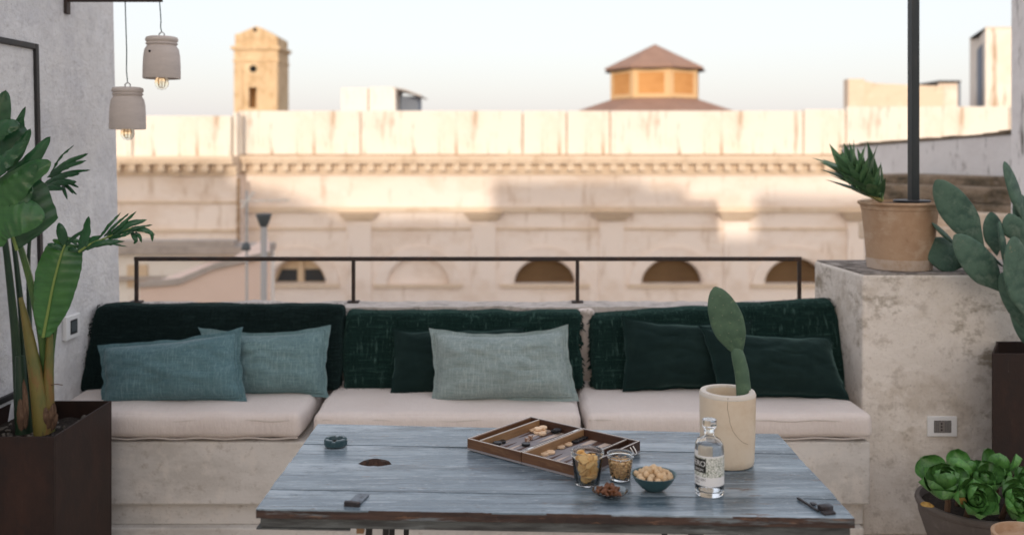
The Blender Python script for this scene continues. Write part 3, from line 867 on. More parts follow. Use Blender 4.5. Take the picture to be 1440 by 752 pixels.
for i in range(16):
    u0, u1 = i / 16, (i + 1) / 16
    a, c = A.lerp(B_, u0), A.lerp(B_, u1)
    za, zc = zt[0] + (zt[1] - zt[0]) * u0 + .001, zt[0] + (zt[1] - zt[0]) * u1 + .001
    hh = .015 + .03 * random.random()
    o_ = n * -.02
    i_ = n * .40
    m.add([Vector((a.x, a.y, za)) + o_, Vector((c.x, c.y, zc)) + o_, Vector((c.x, c.y, zc)) + i_, Vector((a.x, a.y, za)) + i_,
           Vector((a.x, a.y, za + hh)) + o_, Vector((c.x, c.y, zc + hh)) + o_, Vector((c.x, c.y, zc + hh)) + i_, Vector((a.x, a.y, za + hh)) + i_],
          [(3, 2, 1, 0), (4, 5, 6, 7), (0, 1, 5, 4), (1, 2, 6, 5), (2, 3, 7, 6), (3, 0, 4, 7)])
m.build('coping', M['mossy_stone'], nw, weld=0)

led = thing('mossy_ledge', (3, 9, -1), 'mossy weathered stone ledge below the whitewashed wall', 'ledge')
steps = [(247, 262, 9.3, 1236), (262, 285, 9.0, 1224), (285, 297, 8.9, 1212), (297, 319, 8.7, 1212), (319, 345, 8.6, 1206), (345, 470, 8.8, 1214)]
for i, (ya, yb, D, xl_) in enumerate(steps):
    a, c = P(xl_, 0, D + 1.6), P(1490, 0, D)
    z1 = P(0, ya, D + .9).z
    z0 = P(0, yb, D + .9).z + .002 if i < 5 else -8.99
    nn = Vector((-(c - a).y, (c - a).x, 0)).normalized()
    if nn.y < 0:
        nn = -nn
    K = 26
    m = MB()
    fr_, bk_ = [], []
    for k in range(K + 1):
        q = a.lerp(c, k / K) + nn * (.05 * noise.noise(Vector((k * .7, i * 3.1, 0))) if i < 3 else 0)
        fr_.append(Vector((q.x, q.y, z0)))
    bk_ = [Vector((c.x + nn.x * 1.6, c.y + nn.y * 1.6, z0)), Vector((a.x + nn.x * 1.6, a.y + nn.y * 1.6, z0))]
    m.prism(fr_ + bk_, (0, 0, z1 - z0))
    m.build('stone_course', M['mossy_stone'] if i < 3 else M['facade_trim'] if i < 5 else M['facade'], led, bevel=.02)

wc = MB().box(P(1420, 0, 8.2).x, P(1420, 0, 8.2).x + 1.0, 7, 8.2, -8.99, 3.6).build('white_pier', M['stained_white'], bevel=.03)
tag(wc, 'tall pale rendered pier cut off by the right edge of the view', 'wall')

# low roofs left beyond the railing
YL = 17.0
lx = lambda x, D=YL: (x - 720) * D / 1350
lz = lambda y, D=YL: CAMZ - (y - HZ) * D / 1350
pk = thing('pink_house', (lx(310), YL, -9), 'low pink rendered house with a sloping grey coping below the railing', 'house')
q = [(lx(196), YL, -8.99), (lx(381), YL, -8.99), (lx(381), YL, lz(361)), (lx(300), YL, lz(379)), (lx(252), YL, lz(400)), (lx(196), YL, lz(404))]
m = MB().prism([Vector(p) for p in q], (0, 4, 0))
for v in m.v[len(q):]:
    v.x *= (YL + 4.3) / YL if v.x > -4.6 else 1
m.build('wall', M['pink_plaster'], pk)
q = [(lx(190), YL - .06, lz(404)), (lx(252), YL - .06, lz(399.6)), (lx(300), YL - .06, lz(378.6)), (lx(383), YL - .06, lz(360.4)), (lx(383), YL - .06, lz(352)), (lx(300), YL - .06, lz(371)), (lx(252), YL - .06, lz(391)), (lx(190), YL - .06, lz(397))]
MB().prism([Vector(p) for p in q], (0, .12, 0)).build('coping', M['grey_coping'], pk)
wh = thing('white_house', (lx(250, 21), 21, -9), 'low white house with a grey flat roof edge behind the pink one', 'house')
l2 = lambda x: lx(x, 21)
z2 = lambda y: lz(y, 21)
MB().box(l2(60), l2(372), 21, 21.9, -8.99, z2(356)).build('wall', M['far_white'], wh)
MB().box(l2(56), l2(374), 20.8, 21.9, z2(355.9), z2(346)).build('roof_edge', M['grey_coping'], wh)
MB().box(l2(56), l2(330), 20.9, 21.3, z2(345.9), z2(338)).build('roof_parapet', M['grey_coping'], wh)
w = MB().box(l2(180), l2(208), 20.95, 20.999, z2(404), z2(372)).build('window', M['far_frame'], wh)
MB().box(l2(60), l2(240), 20.8, 20.999, z2(392), z2(388)).build('ledge', M['grey_coping'], wh)

YA = 14.0
ax = lambda x: (x - 720) * YA / 1350
az = lambda y: CAMZ - (y - HZ) * YA / 1350
fl = thing('flue', (ax(371), YA, az(430)), 'dark funnel-topped metal flue rising beyond the railing', 'flue')
MB().tube([(ax(371), YA, az(470)), (ax(371), YA, az(318))], .045, 10).build('pipe', M['zinc_pale'], fl)
MB().lathe([(.045, 0), (.06, .02), (.115, .17), (.115, .19), (.02, .20)], (ax(371), YA, az(319)), 16).build('cowl', M['zinc'], fl)
an = thing('aerial', (ax(347), YA, az(430)), 'thin television aerial on a mast left of the flue', 'aerial')
MB().tube([(ax(347), YA, az(470)), (ax(347), YA, az(268))], .018, 6).build('mast', M['zinc_pale'], an)
MB().tube([(ax(338), YA, az(283)), (ax(408), YA, az(281))], .012, 6).build('boom', M['far_white'], an)
for k in range(7):
    X = ax(343 + k * 10)
    MB().tube([(X, YA - .22 + k * .02, az(282.6)), (X, YA + .22 - k * .02, az(282.6))], .007, 5).build('element', M['far_white'], an)
MB().tube([(ax(340), YA, az(292)), (ax(357), YA, az(270))], .02, 6).build('stay', M['far_white'], an)
MB().lathe([(.06, 0), (.07, .03), (.05, .10), (.02, .12)], (ax(346), YA, az(352)), 10).build('clamp', M['zinc'], an)

# ================================================================== TERRACE FURNITURE
def axes(n):
    return n


def rbox(m, size, r, Mx, cell=.05, rs=4, puff=(0, 0, 0), nz=.004, seed=0, nscale=6):
    """rounded, slightly puffed block of foam; size = full extents, Mx places it"""
    h = [s / 2 for s in size]

    def coords(hh):
        inner = hh - r
        c = [-hh + r * (1 - math.cos(math.pi / 2 * k / rs)) for k in range(rs)]
        k = max(2, int(2 * inner / cell))
        c += [-inner + 2 * inner * i / k for i in range(k + 1)]
        c += [-v for v in reversed(c[:rs])]
        return c
    cs = [coords(v) for v in h]

    def shape(p):
        q = Vector([max(-(h[i] - r), min(h[i] - r, p[i])) for i in range(3)])
        d = p - q
        if d.length > 1e-9:
            d = d.normalized() * r
        w = q + d
        nn = d.normalized() if d.length > 1e-9 else Vector((0, 0, 1))
        for i in range(3):
            j, k = (i + 1) % 3, (i + 2) % 3
            f = (1 - (p[j] / h[j]) ** 2) * (1 - (p[k] / h[k]) ** 2)
            w[i] += puff[i] * f * (p[i] / h[i])
        s = noise.noise(Vector((w.x * nscale, w.y * nscale, w.z * nscale + seed * 7.7)))
        return w + nn * s * nz
    for ax_ in range(3):
        j, k = (ax_ + 1) % 3, (ax_ + 2) % 3
        for sg in (-1, 1):
            def fn(u, v, ax_=ax_, j=j, k=k, sg=sg):
                p = Vector((0, 0, 0))
                p[ax_] = sg * h[ax_]
                p[j] = cs[j][int(round(u * (len(cs[j]) - 1)))]
                p[k] = cs[k][int(round(v * (len(cs[k]) - 1)))]
                return Mx @ shape(p)
            m.grid(fn, len(cs[j]) - 1, len(cs[k]) - 1)
    return m


# seat cushions
seats = [(XL + .02, -.94, 'beige seat cushion at the left end, under two teal pillows'),
         (-.885, .305, 'beige seat cushion in the middle, under the pale sage pillow'),
         (.330, XR + .008, 'beige seat cushion at the right end, under two dark velvet pillows')]
for i, (a, c, lab) in enumerate(seats):
    m = MB()
    Mx = Matrix.Translation(((a + c) / 2, 4.575, .38 + .058))
    rbox(m, (c - a, .64, .112), .032, Mx, puff=(.006, .008, .012), nz=.009, seed=i, nscale=4.5)
    lo = min(p.z for p in m.v)
    for p in m.v:
        p.z += .3812 - lo
    o = m.build('seat_cushion', M['seat_fabric'])
    tag(o, lab, 'cushion', 'seat cushions along the bench')
    # piping round the top front edge
    x0_, x1_ = a + .012, c - .012
    pth = [(x0_, 4.265, .478)] + [(x0_ + (x1_ - x0_) * k / 30, 4.2585 - .005 * math.sin(math.pi * k / 30), .478 + .003 * math.sin(k * 1.1)) for k in range(1, 30)] + [(x1_, 4.265, .478)]
    MB().tube(pth, .0035, 6).build('piping', M['piping'], o)
    MB().tube([(x_, y_ + .002, z_ - .079) for x_, y_, z_ in pth], .0035, 6).build('piping', M['piping'], o)

# back cushions wrapped in shaggy throws
backs = [dict(x0=135, x1=484, y0=427, y1=427, mat='chenille_dark', lab='black-green shaggy back cushion at the left end of the bench', D=4.80, fr=(1, 0)),
         dict(x0=486, x1=816, y0=436, y1=437, mat='chenille', lab='dark green woven back cushion in the middle behind the sage pillow', D=4.82, fr=(0, 1)),
         dict(x0=830, x1=1172, y0=441, y1=419, mat='chenille', lab='dark green woven back cushion at the right, its top rising to the right', D=4.82, fr=(1, 1))]
for i, bk in enumerate(backs):
    D = bk['D']
    a, c = P(bk['x0'], 0, D).x, P(bk['x1'], 0, D).x
    zl, zr_ = P(0, bk['y0'], D + .05).z, P(0, bk['y1'], D + .05).z
    H = .40
    m = MB()
    lean = Matrix.Rotation(RAD(-9), 4, 'X')
    Mx = Matrix.Identity(4)
    rbox(m, (c - a, .13, H), .026, Mx, cell=.03, puff=(.0, .014, .003), nz=.011, seed=i + 5, nscale=7)
    base_z = .502

    def tr(p, a=a, c=c, zl=zl, zr_=zr_, H=H, D=D, i=i):
        u = (p.x + (c - a) / 2) / (c - a)
        v = (p.z + H / 2) / H
        zt_ = zl + (zr_ - zl) * u
        z = base_z + v * (zt_ - base_z)
        y = D - .02 + p.y + (v - .5) * .10
        x = (a + c) / 2 + p.x
        if i == 2:
            x += (1 - v) * max(0, u - .5) * .07
        if i == 0:
            x -= (1 - v) * max(0, .5 - u) * .06
        x += .012 * noise.noise(Vector((0, y * 3, z * 14 + i)))
        return Vector((x, y, z))
    nrm_m = [tr(p) for p in m.v]
    m.v = nrm_m
    o = m.build('back_cushion', M[bk['mat']])
    tag(o, bk['lab'], 'cushion', 'shaggy back cushions')
    # pile: short yarn ends over the front and the top
    pl = MB()
    for k in range(3600):
        u, v = random.random(), random.random()
        top = random.random() < .22
        loc = Vector(((u - .5) * (c - a), -.078, (v - .5) * H)) if not top else Vector(((u - .5) * (c - a), (v - .5) * .12, H / 2 - .004))
        p = tr(loc)
        L_ = random.uniform(.006, .014)
        dr = Vector((random.gauss(0, .6), -.5 if not top else random.gauss(0, .4), -.5 if not top else .9)).normalized() * L_
        s = Vector((random.gauss(0, 1), random.gauss(0, .3), random.gauss(0, 1))).normalized() * .0016
        pl.add([p - s, p + s, p + dr], [(0, 1, 2)])
    pk_ = pl.build('pile', M[bk['mat']], o, recalc=False, weld=0)
    pk_['kind'] = 'stuff'
    fr = MB()
    for side, on in zip((-1, 1), bk['fr']):
        if not on:
            continue
        for k in range(46):
            v = random.random()
            p = tr(Vector((side * (c - a) / 2 * .99, random.uniform(-.05, .05), (v - .5) * H)))
            L_ = random.uniform(.012, .03)
            q = p + Vector((side * L_ * random.uniform(.5, 1), random.gauss(0, .006), -L_ * random.uniform(.2, .9)))
            fr.tube([p, p.lerp(q, .5) + Vector((0, 0, .004)), q], [.0035, .004, .002], 5)
    if fr.v:
        fr.build('fringe', M[bk['mat']], o, weld=0)


m = MB()
rbox(m, (.085, .07, .365), .022, Matrix.Translation((.372, 4.90, .502 + .18)), cell=.02, puff=(.0, .012, .0), nz=.012, seed=31, nscale=14)
o = m.build('bolster', M['seat_fabric'])
tag(o, 'narrow cream strip of cushion showing between the middle and right back cushions', 'cushion')
fr = MB()
for k in range(26):
    q = Vector((.372 + random.uniform(-.035, .035), 4.865 + random.uniform(-.01, .02), .862 + random.uniform(-.008, .004)))
    e = q + Vector((random.gauss(0, .008), -.012, -random.uniform(.008, .03)))
    fr.tube([q, q.lerp(e, .5) + Vector((0, -.004, .005)), e], [.003, .0035, .002], 5)
fr.build('tassels', M['piping'], o, weld=0)


def pillow(TL, TR, BR, BL, th, mt, lab, seed, edge_mat=None, fl=.11, sag=0.0):
    n = 44
    m = MB()
    fmesh = MB()
    nr = ((TR - TL).cross(BL - TL)).normalized()
    if nr.y > 0:
        nr = -nr
    w_, h_ = ((TR - TL).length + (BR - BL).length) / 2, ((BL - TL).length + (BR - TR).length) / 2

    def pos(u, v, side):
        # u,v in -1..1
        a = .055
        uu = u * (1 - a * (1 - v * v) ** 1.0)
        vv = v * (1 - a * 1.25 * (1 - u * u))
        s, t = (uu + 1) / 2, (vv + 1) / 2
        t2 = t
        p = TL.lerp(TR, s).lerp(BL.lerp(BR, s), t2)
        eg = max(abs(u), abs(v)) ** 6
        p = p + nr * (eg * .012 * noise.noise(Vector((u * 3.1, v * 3.1, seed * 2.2)))) + (TR - TL).normalized() * (eg * .010 * noise.noise(Vector((v * 3.3, seed, 4)))) + Vector((0, 0, eg * .010 * noise.noise(Vector((u * 3.6, seed, 9)))))
        fu, fv = max(0, 1 - (abs(u) / (1 - fl * h_ / w_)) ** 2.4), max(0, 1 - (abs(v) / (1 - fl)) ** 2.4)
        hgt = (fu * fv) ** .48 * th / 2
        wr = noise.noise(Vector((u * 2.2, v * 2.2, seed * 3.3))) * .20 + noise.noise(Vector((u * 5, v * 5, seed))) * .09
        # creases that run in from the corners
        cr = 0
        for cu in (-1, 1):
            for cv in (-1, 1):
                du, dv = (u - cu) * w_, (v - cv) * h_
                r = math.hypot(du, dv)
                if 0 < r < .17:
                    an_ = math.atan2(dv, du)
                    cr += math.sin(an_ * 11 + seed) * .09 * (1 - r / .17) * min(1, r / .03)
        rdg = 1 - abs(noise.noise(Vector((u * 1.7 + seed, v * 2.6, seed * 1.3)))) * 2
        hgt *= 1 + wr + cr * 1.6 - .16 * max(0, rdg - .55)
        sg_ = sag * (1 - u * u) * max(0, -v) * h_
        p = p + Vector((0, 0, -sg_))
        return p + nr * (side * (hgt + .0025))
    for side in (1, -1):
        m.grid(lambda i, j, side=side: pos(i * 2 - 1, j * 2 - 1, side), n, n)
    # close the border
    ring = [(k / n * 2 - 1, -1) for k in range(n)] + [(1, k / n * 2 - 1) for k in range(n)] + [(1 - k / n * 2, 1) for k in range(n)] + [(-1, 1 - k / n * 2) for k in range(n)]
    vs_ = [pos(u, v, 1) for u, v in ring] + [pos(u, v, -1) for u, v in ring]
    K = len(ring)
    m.add(vs_, [(k, (k + 1) % K, K + (k + 1) % K, K + k) for k in range(K)], True)
    o = m.build('pillow', M[mt])
    tag(o, lab, 'pillow', 'scatter pillows on the bench')
    # flat stitched seam just inside the border
    s1 = 1 - fl * 1.15
    s2 = 1 - fl * 1.15 * h_ / w_
    ring = [(k / n * 2 - 1) * 1 for k in range(n + 1)]
    path = [pos(u * s2, -s1, 1) for u in ring] + [pos(s2, v * s1, 1) for v in ring[1:]] + [pos(-u * s2, s1, 1) for u in ring[1:]] + [pos(-s2, -v * s1, 1) for v in ring[1:]]
    MB().tube([p + nr * .0005 for p in path], .0035, 5, cap=False).build('seam', M[edge_mat or mt], o)
    return o


def q4(tl, tr_, br, bl, Dt, Db):
    return P(*tl, Dt), P(*tr_, Dt), P(*br, Db), P(*bl, Db)


pillow(*q4((279, 459), (466, 456), (462, 559), (297, 561), 4.70, 4.585), .19, 'linen_blue', 'grey-teal linen pillow tucked behind the darker teal one at the left', 2, sag=.07)
pillow(*q4((137, 484), (341, 461), (348, 566), (140, 576), 4.57, 4.45), .20, 'linen_teal', 'deep teal linen pillow in front, at the left end of the bench', 1, sag=.02)
pillow(*q4((552, 463), (737, 459), (745, 553), (546, 561), 4.72, 4.60), .15, 'velvet', 'dark green velvet pillow half hidden behind the sage pillow', 3, 'velvet_edge', fl=.05)
pillow(*q4((603, 460), (799, 457), (815, 565), (606, 571), 4.58, 4.46), .20, 'linen_sage', 'pale sage linen pillow in the middle of the bench', 4, sag=.07)
pillow(*q4((873, 444), (1058, 449), (1053, 549), (875, 551), 4.73, 4.63), .18, 'velvet', 'blackish green velvet pillow behind the cactus, left of the other velvet one', 5, 'velvet_edge', fl=.05, sag=.05)
pillow(*q4((983, 458), (1168, 472), (1196, 563), (1010, 560), 4.62, 4.49), .19, 'velvet', 'blackish green velvet pillow leaning at the right end of the bench', 6, 'velvet_edge', fl=.05, sag=.04)

# ------------------------------------------------------------------ table made from an old door
TZ = .755
TC = {'FL': (-.6595, 2.473), 'FR': (.860, 2.408), 'BL': (-.654, 3.235), 'BR': (.865, 3.122)}


def T(u, v, z=TZ):
    """u 0..1 left-right, v 0..1 front-back on the table top"""
    f = Vector((*TC['FL'], 0)).lerp(Vector((*TC['FR'], 0)), u)
    k = Vector((*TC['BL'], 0)).lerp(Vector((*TC['BR'], 0)), u)
    p = f.lerp(k, v)
    p.z = z
    return p


tab = thing('table', (.1, 2.8, FLZ), 'weathered blue-grey plank table made from an old door', 'table')
vb = [0, .182, .480, .713, 1.0]


def jag(u, v, amp, s):
    return amp * noise.noise(Vector((u * 60, v * 17, s))) + amp * .6 * noise.noise(Vector((u * 160, v * 40, s + 3)))


top_th = .024
for i in range(4):
    v0, v1 = vb[i] + (.0013 if i else 0), vb[i + 1] - (.0013 if i < 3 else 0)
    nU = 120
    front = []
    back = []
    for k in range(nU + 1):
        u = k / nU
        e0 = jag(u, v0, .0016 if i else .0035, i)
        e1 = jag(u, v1, .0016 if i < 3 else .003, i + 9)
        vf = v0 + e0
        if i == 2:                                       # knot hole broken out of this plank's front edge
            uh = .166
            d = abs(u - uh) / .031
            if d < 1:
                vf = v0 + .070 * math.sqrt(1 - d * d) * (1 + .25 * noise.noise(Vector((u * 300, 1, 2)))) + e0
        front.append((u, vf))
        vb_ = v1 + e1
        if i == 1:
            d = abs(u - .166) / .029
            if d < 1:
                vb_ -= .030 * math.sqrt(1 - d * d) * (1 + .4 * noise.noise(Vector((u * 260, 5, 2))))
        back.append((u, vb_))
    end = lambda u, v: u + (.0018 * noise.noise(Vector((v * 60, u, i))) if u in (0, 1) else 0)
    m = MB()
    dz = (.0, .0012, -.0008, .0006)[i]
    rows = 8
    vs_, fs_ = [], []
    for k in range(nU + 1):
        for j in range(rows + 1):
            u = front[k][0]
            v = front[k][1] + (back[k][1] - front[k][1]) * j / rows
            z = TZ + dz + .0009 * noise.noise(Vector((u * 5, v * 40, i)))
            uu = u
            if k in (0, nU):
                uu = u + .0022 * noise.noise(Vector((v * 45, u * 3, i + 2)))
            vs_.append(T(uu, v, z))
    R_ = rows + 1
    for k in range(nU):
        for j in range(rows):
            fs_.append((k * R_ + j, (k + 1) * R_ + j, (k + 1) * R_ + j + 1, k * R_ + j + 1))
    m.add(vs_, fs_, True)
    me_top = m
    # rim: sides and underside
    ring = [k * R_ for k in range(nU + 1)] + [nU * R_ + j for j in range(1, R_)] + [k * R_ + rows for k in range(nU - 1, -1, -1)] + [j for j in range(rows - 1, 0, -1)]
    up = [vs_[r] for r in ring]
    # worn arris: small chamfer
    ctr = sum(up, Vector()) / len(up)
    ch_ = [p + Vector((0, 0, -.004)) for p in up]
    dn = [Vector((p.x, p.y, TZ - top_th)) for p in up]
    K = len(up)
    m.add(up + ch_ + dn, [(k, (k + 1) % K, K + (k + 1) % K, K + k) for k in range(K)] + [(K + k, K + (k + 1) % K, 2 * K + (k + 1) % K, 2 * K + k) for k in range(K)], False)
    m.add([p.copy() for p in dn], [tuple(range(K))], False)
    o = m.build('plank', [M['table_paint'], M['table_edge']], tab, angle=.5)
    for pg in o.data.polygons:
        if abs(pg.normal.z) < .5 and pg.center.z + WORG[o.name].z < TZ - .002:
            pg.material_index = 1
# frame under the planks
m = MB()
zz0, zz1 = TZ - top_th - .026, TZ - top_th - .0008
fpoly = [T(.006, .008, zz0), T(.994, .006, zz0), T(.994, .10, zz0), T(.006, .10, zz0)]
MB().prism(fpoly, (0, 0, zz1 - zz0)).build('front_rail', M['table_under'], tab, bevel=.003)
MB().prism([T(.006, .90, zz0), T(.994, .90, zz0), T(.994, .99, zz0), T(.006, .99, zz0)], (0, 0, zz1 - zz0)).build('back_rail', M['table_under'], tab, bevel=.003)
for a, c in ((.006, .07), (.93, .994)):
    MB().prism([T(a, .102, zz0), T(c, .102, zz0), T(c, .898, zz0), T(a, .898, zz0)], (0, 0, zz1 - zz0)).build('cross_batten', M['table_under'], tab, bevel=.003)
MB().prism([T(.0, .004, zz0 - .004), T(.16, .004, zz0 - .004), T(.16, .05, zz0 - .004), T(.0, .05, zz0 - .004)], (0, 0, .0038)).build('torn_strip', M['table_under'], tab)
MB().prism([T(.905, .003, zz0 - .012), T(.985, .003, zz0 - .012), T(.985, .06, zz0 - .012), T(.905, .06, zz0 - .012)], (0, 0, .0118)).build('corner_block', M['table_edge'], tab)
# iron legs
for u_, s in ((.18, -1), (.215, 1), (.745, -1), (.82, 1)):
    pass
for ux in (.182, .212, .745, .815):
    for v_, lean in ((.16, -.02), (.84, .05)):
        p = T(ux, v_, zz0)
        w_ = .008 if ux != .815 else .013
        e = Vector((w_, 0, 0))
        d_ = Vector((0, .008, 0))
        q = p + Vector(((ux - .5) * .10, lean, -p.z + FLZ + .001))
        vs_ = [q - e - d_, q + e - d_, q + e + d_, q - e + d_, p - e - d_, p + e - d_, p + e + d_, p - e + d_]
        MB().add(vs_, [(3, 2, 1, 0), (4, 5, 6, 7), (0, 1, 5, 4), (1, 2, 6, 5), (2, 3, 7, 6), (3, 0, 4, 7)]).build('leg', M['black_steel'], tab)
p = T(.175, .05, zz0)
MB().box(p.x - .011, p.x + .008, p.y - .006, p.y + .012, p.z - .022, p.z - .001).build('wood_peg', M['case_light'], tab)
# old strap hinges on the front edge
p = P(503, 704, 1248.75 / (704 - 210))
a0 = RAD(-12)
Mh = Matrix.Translation(Vector((p.x, p.y, TZ))) @ Matrix.Rotation(a0, 4, 'Z')
h1 = MB().box(-.017, .017, -.03, .045, .0015, .0048, Mh).build('hinge_plate', M['pale_iron'], tab, bevel=.0015)
MB().box(-.022, .020, -.043, -.0305, -.006, .012, Mh).build('knuckle', M['old_iron'], h1, bevel=.002)
p = P(1148, 712, 1248.75 / (712 - 210))
Mh = Matrix.Translation(Vector((p.x, p.y, TZ))) @ Matrix.Rotation(RAD(16), 4, 'Z')
h2 = MB().box(-.020, -.014, -.035, .06, .0015, .006, Mh).box(-.006, .006, .005, .022, .0015, .005, Mh).build('hinge_plate', M['old_iron'], tab, bevel=.001, weld=0)
MB().box(-.010, .024, -.040, -.018, .0, .014, Mh).box(-.016, .018, -.060, -.0405, -.012, .006, Mh).build('knuckle', M['old_iron'], h2, bevel=.002, weld=0)

# ------------------------------------------------------------------ things on the table
S0 = TZ + .0022                       # where objects stand


def on_table(x, y):
    D = (CAMZ - S0) * F / (y - HZ)
    return Vector(((x - 720) * D / F, D, S0))


# ashtray
p = on_table(472, 625.5)
ash = thing('ashtray', p, 'small dark teal notched ashtray near the left end of the table', 'ashtray')
m = MB()
nA = 48
prof = [(.030, 0), (.036, .002), (.037, .019), (.034, .022), (.024, .022), (.020, .010), (0.0001, .008)]
vs_, fs_ = [], []
for i, (r, z) in enumerate(prof):
    for k in range(nA):
        w = 2 * math.pi * k / nA
        notch = (k % 12) in (0, 1, 11)
        zz = z
        if notch and z > .018:
            zz = z - .004
        rr = r * (.97 + .03 * math.cos(4 * w * 2))
        vs_.append(p + Vector((rr * math.cos(w), rr * math.sin(w), zz)))
for i in range(len(prof) - 1):
    for k in range(nA):
        fs_.append((i * nA + k, i * nA + (k + 1) % nA, (i + 1) * nA + (k + 1) % nA, (i + 1) * nA + k))
fs_.append(tuple(range(nA - 1, -1, -1)))
m.add(vs_, fs_, True).build('body', M['ashtray'], ash, angle=.6)
MB().lathe([(.0001, 0), (.018, 0), (.018, .001)], p + Vector((0, 0, .0105)), 20).build('ash_bed', M['hole'], ash)

# backgammon case
def orec(px, py, zz):
    D = (CAMZ - zz) * F / (py - HZ)
    return Vector(((px - 720) * D / F, D, zz))


CH = .034
Lc, Bc, Rc, Fc = [orec(*q, S0 + CH) for q in ((652.6, 616.3), (751.8, 585.6), (910.3, 621.5), (804, 654.5))]
ctr = (Lc + Bc + Rc + Fc) / 4
ua = ((Rc - Bc) + (Fc - Lc)).normalized()
va = Vector((-ua.y, ua.x, 0))
LEN, WID = .425, .315
bg_root = thing('backgammon_case', (ctr.x, ctr.y, S0), 'open wooden backgammon case with white trim in the middle of the table', 'game board')
BM = Matrix(((ua.x, va.x, 0, ctr.x), (ua.y, va.y, 0, ctr.y), (0, 0, 1, S0), (0, 0, 0, 1)))
t_ = .010
for s in (-1, 1):
    xa, xb = (-LEN / 2, -.0012) if s < 0 else (.0012, LEN / 2)
    y0_, y1_ = -WID / 2, WID / 2
    half = MB().box(xa, xb, y0_, y1_, 0, .006, BM).build('case_floor', M['felt'], bg_root)
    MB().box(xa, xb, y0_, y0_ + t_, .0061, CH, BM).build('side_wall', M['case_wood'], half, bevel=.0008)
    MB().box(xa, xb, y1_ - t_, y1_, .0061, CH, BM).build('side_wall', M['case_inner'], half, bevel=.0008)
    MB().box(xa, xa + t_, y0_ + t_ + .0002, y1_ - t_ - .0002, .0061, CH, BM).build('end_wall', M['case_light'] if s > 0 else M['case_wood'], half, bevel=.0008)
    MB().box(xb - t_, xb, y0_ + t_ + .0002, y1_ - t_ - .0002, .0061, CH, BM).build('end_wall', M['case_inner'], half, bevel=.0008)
    xt = (-LEN / 2 + .040) if s < 0 else (LEN / 2 - .046)
    MB().box(xt, xt + .006, y0_ + t_ + .0002, y1_ - t_ - .0002, .0061, CH - .002, BM).build('tray_divider', M['case_light'] if s < 0 else M['case_inner'], half)
    tr_ = MB()
    for (a, c, d_, e) in ((xa + .0006, xb - .0006, y0_ + .001, y0_ + .004), (xa + .0006, xb - .0006, y1_ - .004, y1_ - .001), (xa + .001, xa + .004, y0_ + .0042, y1_ - .0042), (xb - .004, xb - .001, y0_ + .0042, y1_ - .0042), (xt + .0018, xt + .0042, y0_ + t_, y1_ - t_)):
        tr_.box(a, c, d_, e, CH - .0019 if a == xt + .0018 else CH + .0001, CH + .0007, BM)
    tr_.build('rim_trim', M['case_trim'], half, weld=0)
    fa, fb = (xt + .006, xb - t_) if s < 0 else (xa + t_, xt)
    pw = (fb - fa) / 6
    for k in range(6):
        for sd_, up in ((y0_ + t_, 1), (y1_ - t_, -1)):
            q = [BM @ Vector((fa + pw * k + .001, sd_ + up * .0005, .0062)), BM @ Vector((fa + pw * (k + 1) - .001, sd_ + up * .0005, .0062)), BM @ Vector((fa + pw * (k + .5), sd_ + up * .128, .0062))]
            MB().prism(q, (0, 0, .0008)).build('point', M['point_pale'] if (k + (up > 0)) % 2 else M['point_brown'], half)
MB().box(-.004, .004, -WID / 2 + .03, -WID / 2 + .055, CH + .0008, CH + .002, BM).box(-.004, .004, WID / 2 - .055, WID / 2 - .03, CH + .0008, CH + .002, BM).build('hinge', M['steel'], bg_root, weld=0)
# wire clasp loops on the end wall, handle at the other end
for yy in (-.085, .105):
    pth = [BM @ Vector((LEN / 2 + d_, yy + w_, h_)) for d_, w_, h_ in ((.002, -.008, CH - .004), (.012, -.008, .018), (.016, -.006, .010), (.016, .006, .010), (.012, .008, .018), (.002, .008, CH - .004))]
    MB().tube(pth, .0018, 6).build('clasp', M['steel'], bg_root)
pth = [BM @ Vector((-LEN / 2 - d_, w_, h_)) for d_, w_, h_ in ((.0005, -.03, .022), (.010, -.026, .024), (.012, 0, .025), (.010, .06, .024), (.0005, .064, .022))]
MB().tube(pth, .0035, 6).build('handle', M['hole'], bg_root)

ck = MB().lathe([(.0001, 0), (.0115, 0), (.0135, .0015), (.0135, .0065), (.0115, .008), (.009, .0072), (.0001, .0072)], (0, 0, 0), 20)
me_p = ck.mesh('checker', Vector((0, 0, 0)))
me_p.materials.append(M['checker_pale'])
me_d = me_p.copy()
me_d.materials.clear()
me_d.materials.append(M['checker_dark'])
FZ = S0 + .0072


def on_case(x, y, lvl=0):
    return orec(x, y, FZ + lvl * .0082)


pale_a = [(750, 606, 0), (756, 609, 0), (762.5, 611, 0), (756.5, 604.5, 0), (763, 607.5, 0), (764.5, 601.5, 0), (756.8, 604.2, 1), (763.8, 602.5, 1), (765, 599.5, 0)]
for x, y, l in pale_a:
    o = place('checker', me_p, on_case(x, y, l), None)
    o.rotation_euler = (0, 0, random.random() * 3)
    tag(o, 'pale wooden checker in the heap in the far left half of the case', 'checker', 'pale checkers heaped in the case')
for x, y, lab in ((765.5, 639.3, 'pale checker nearest the front rim, left of a near pair'), (774.5, 637.2, 'pale checker touching the one nearest the front rim'), (788.5, 629.5, 'pale checker on its own left of the dark row'), (799, 625.8, 'pale checker closest to the row of dark checkers')):
    o = place('checker', me_p, on_case(x, y), None)
    tag(o, lab, 'checker', 'pale checkers in the near half')
for x, y, l in ((692, 626.5, 0), (699, 625, 0), (705.5, 622.3, 0), (699.5, 624.5, 1)):
    tag(place('checker', me_d, on_case(x, y, l), None), 'topmost black checker of the small pile at the left end of the case' if l else 'black checker lying at the bottom of the left end pile', 'checker', 'black checkers at the left end')
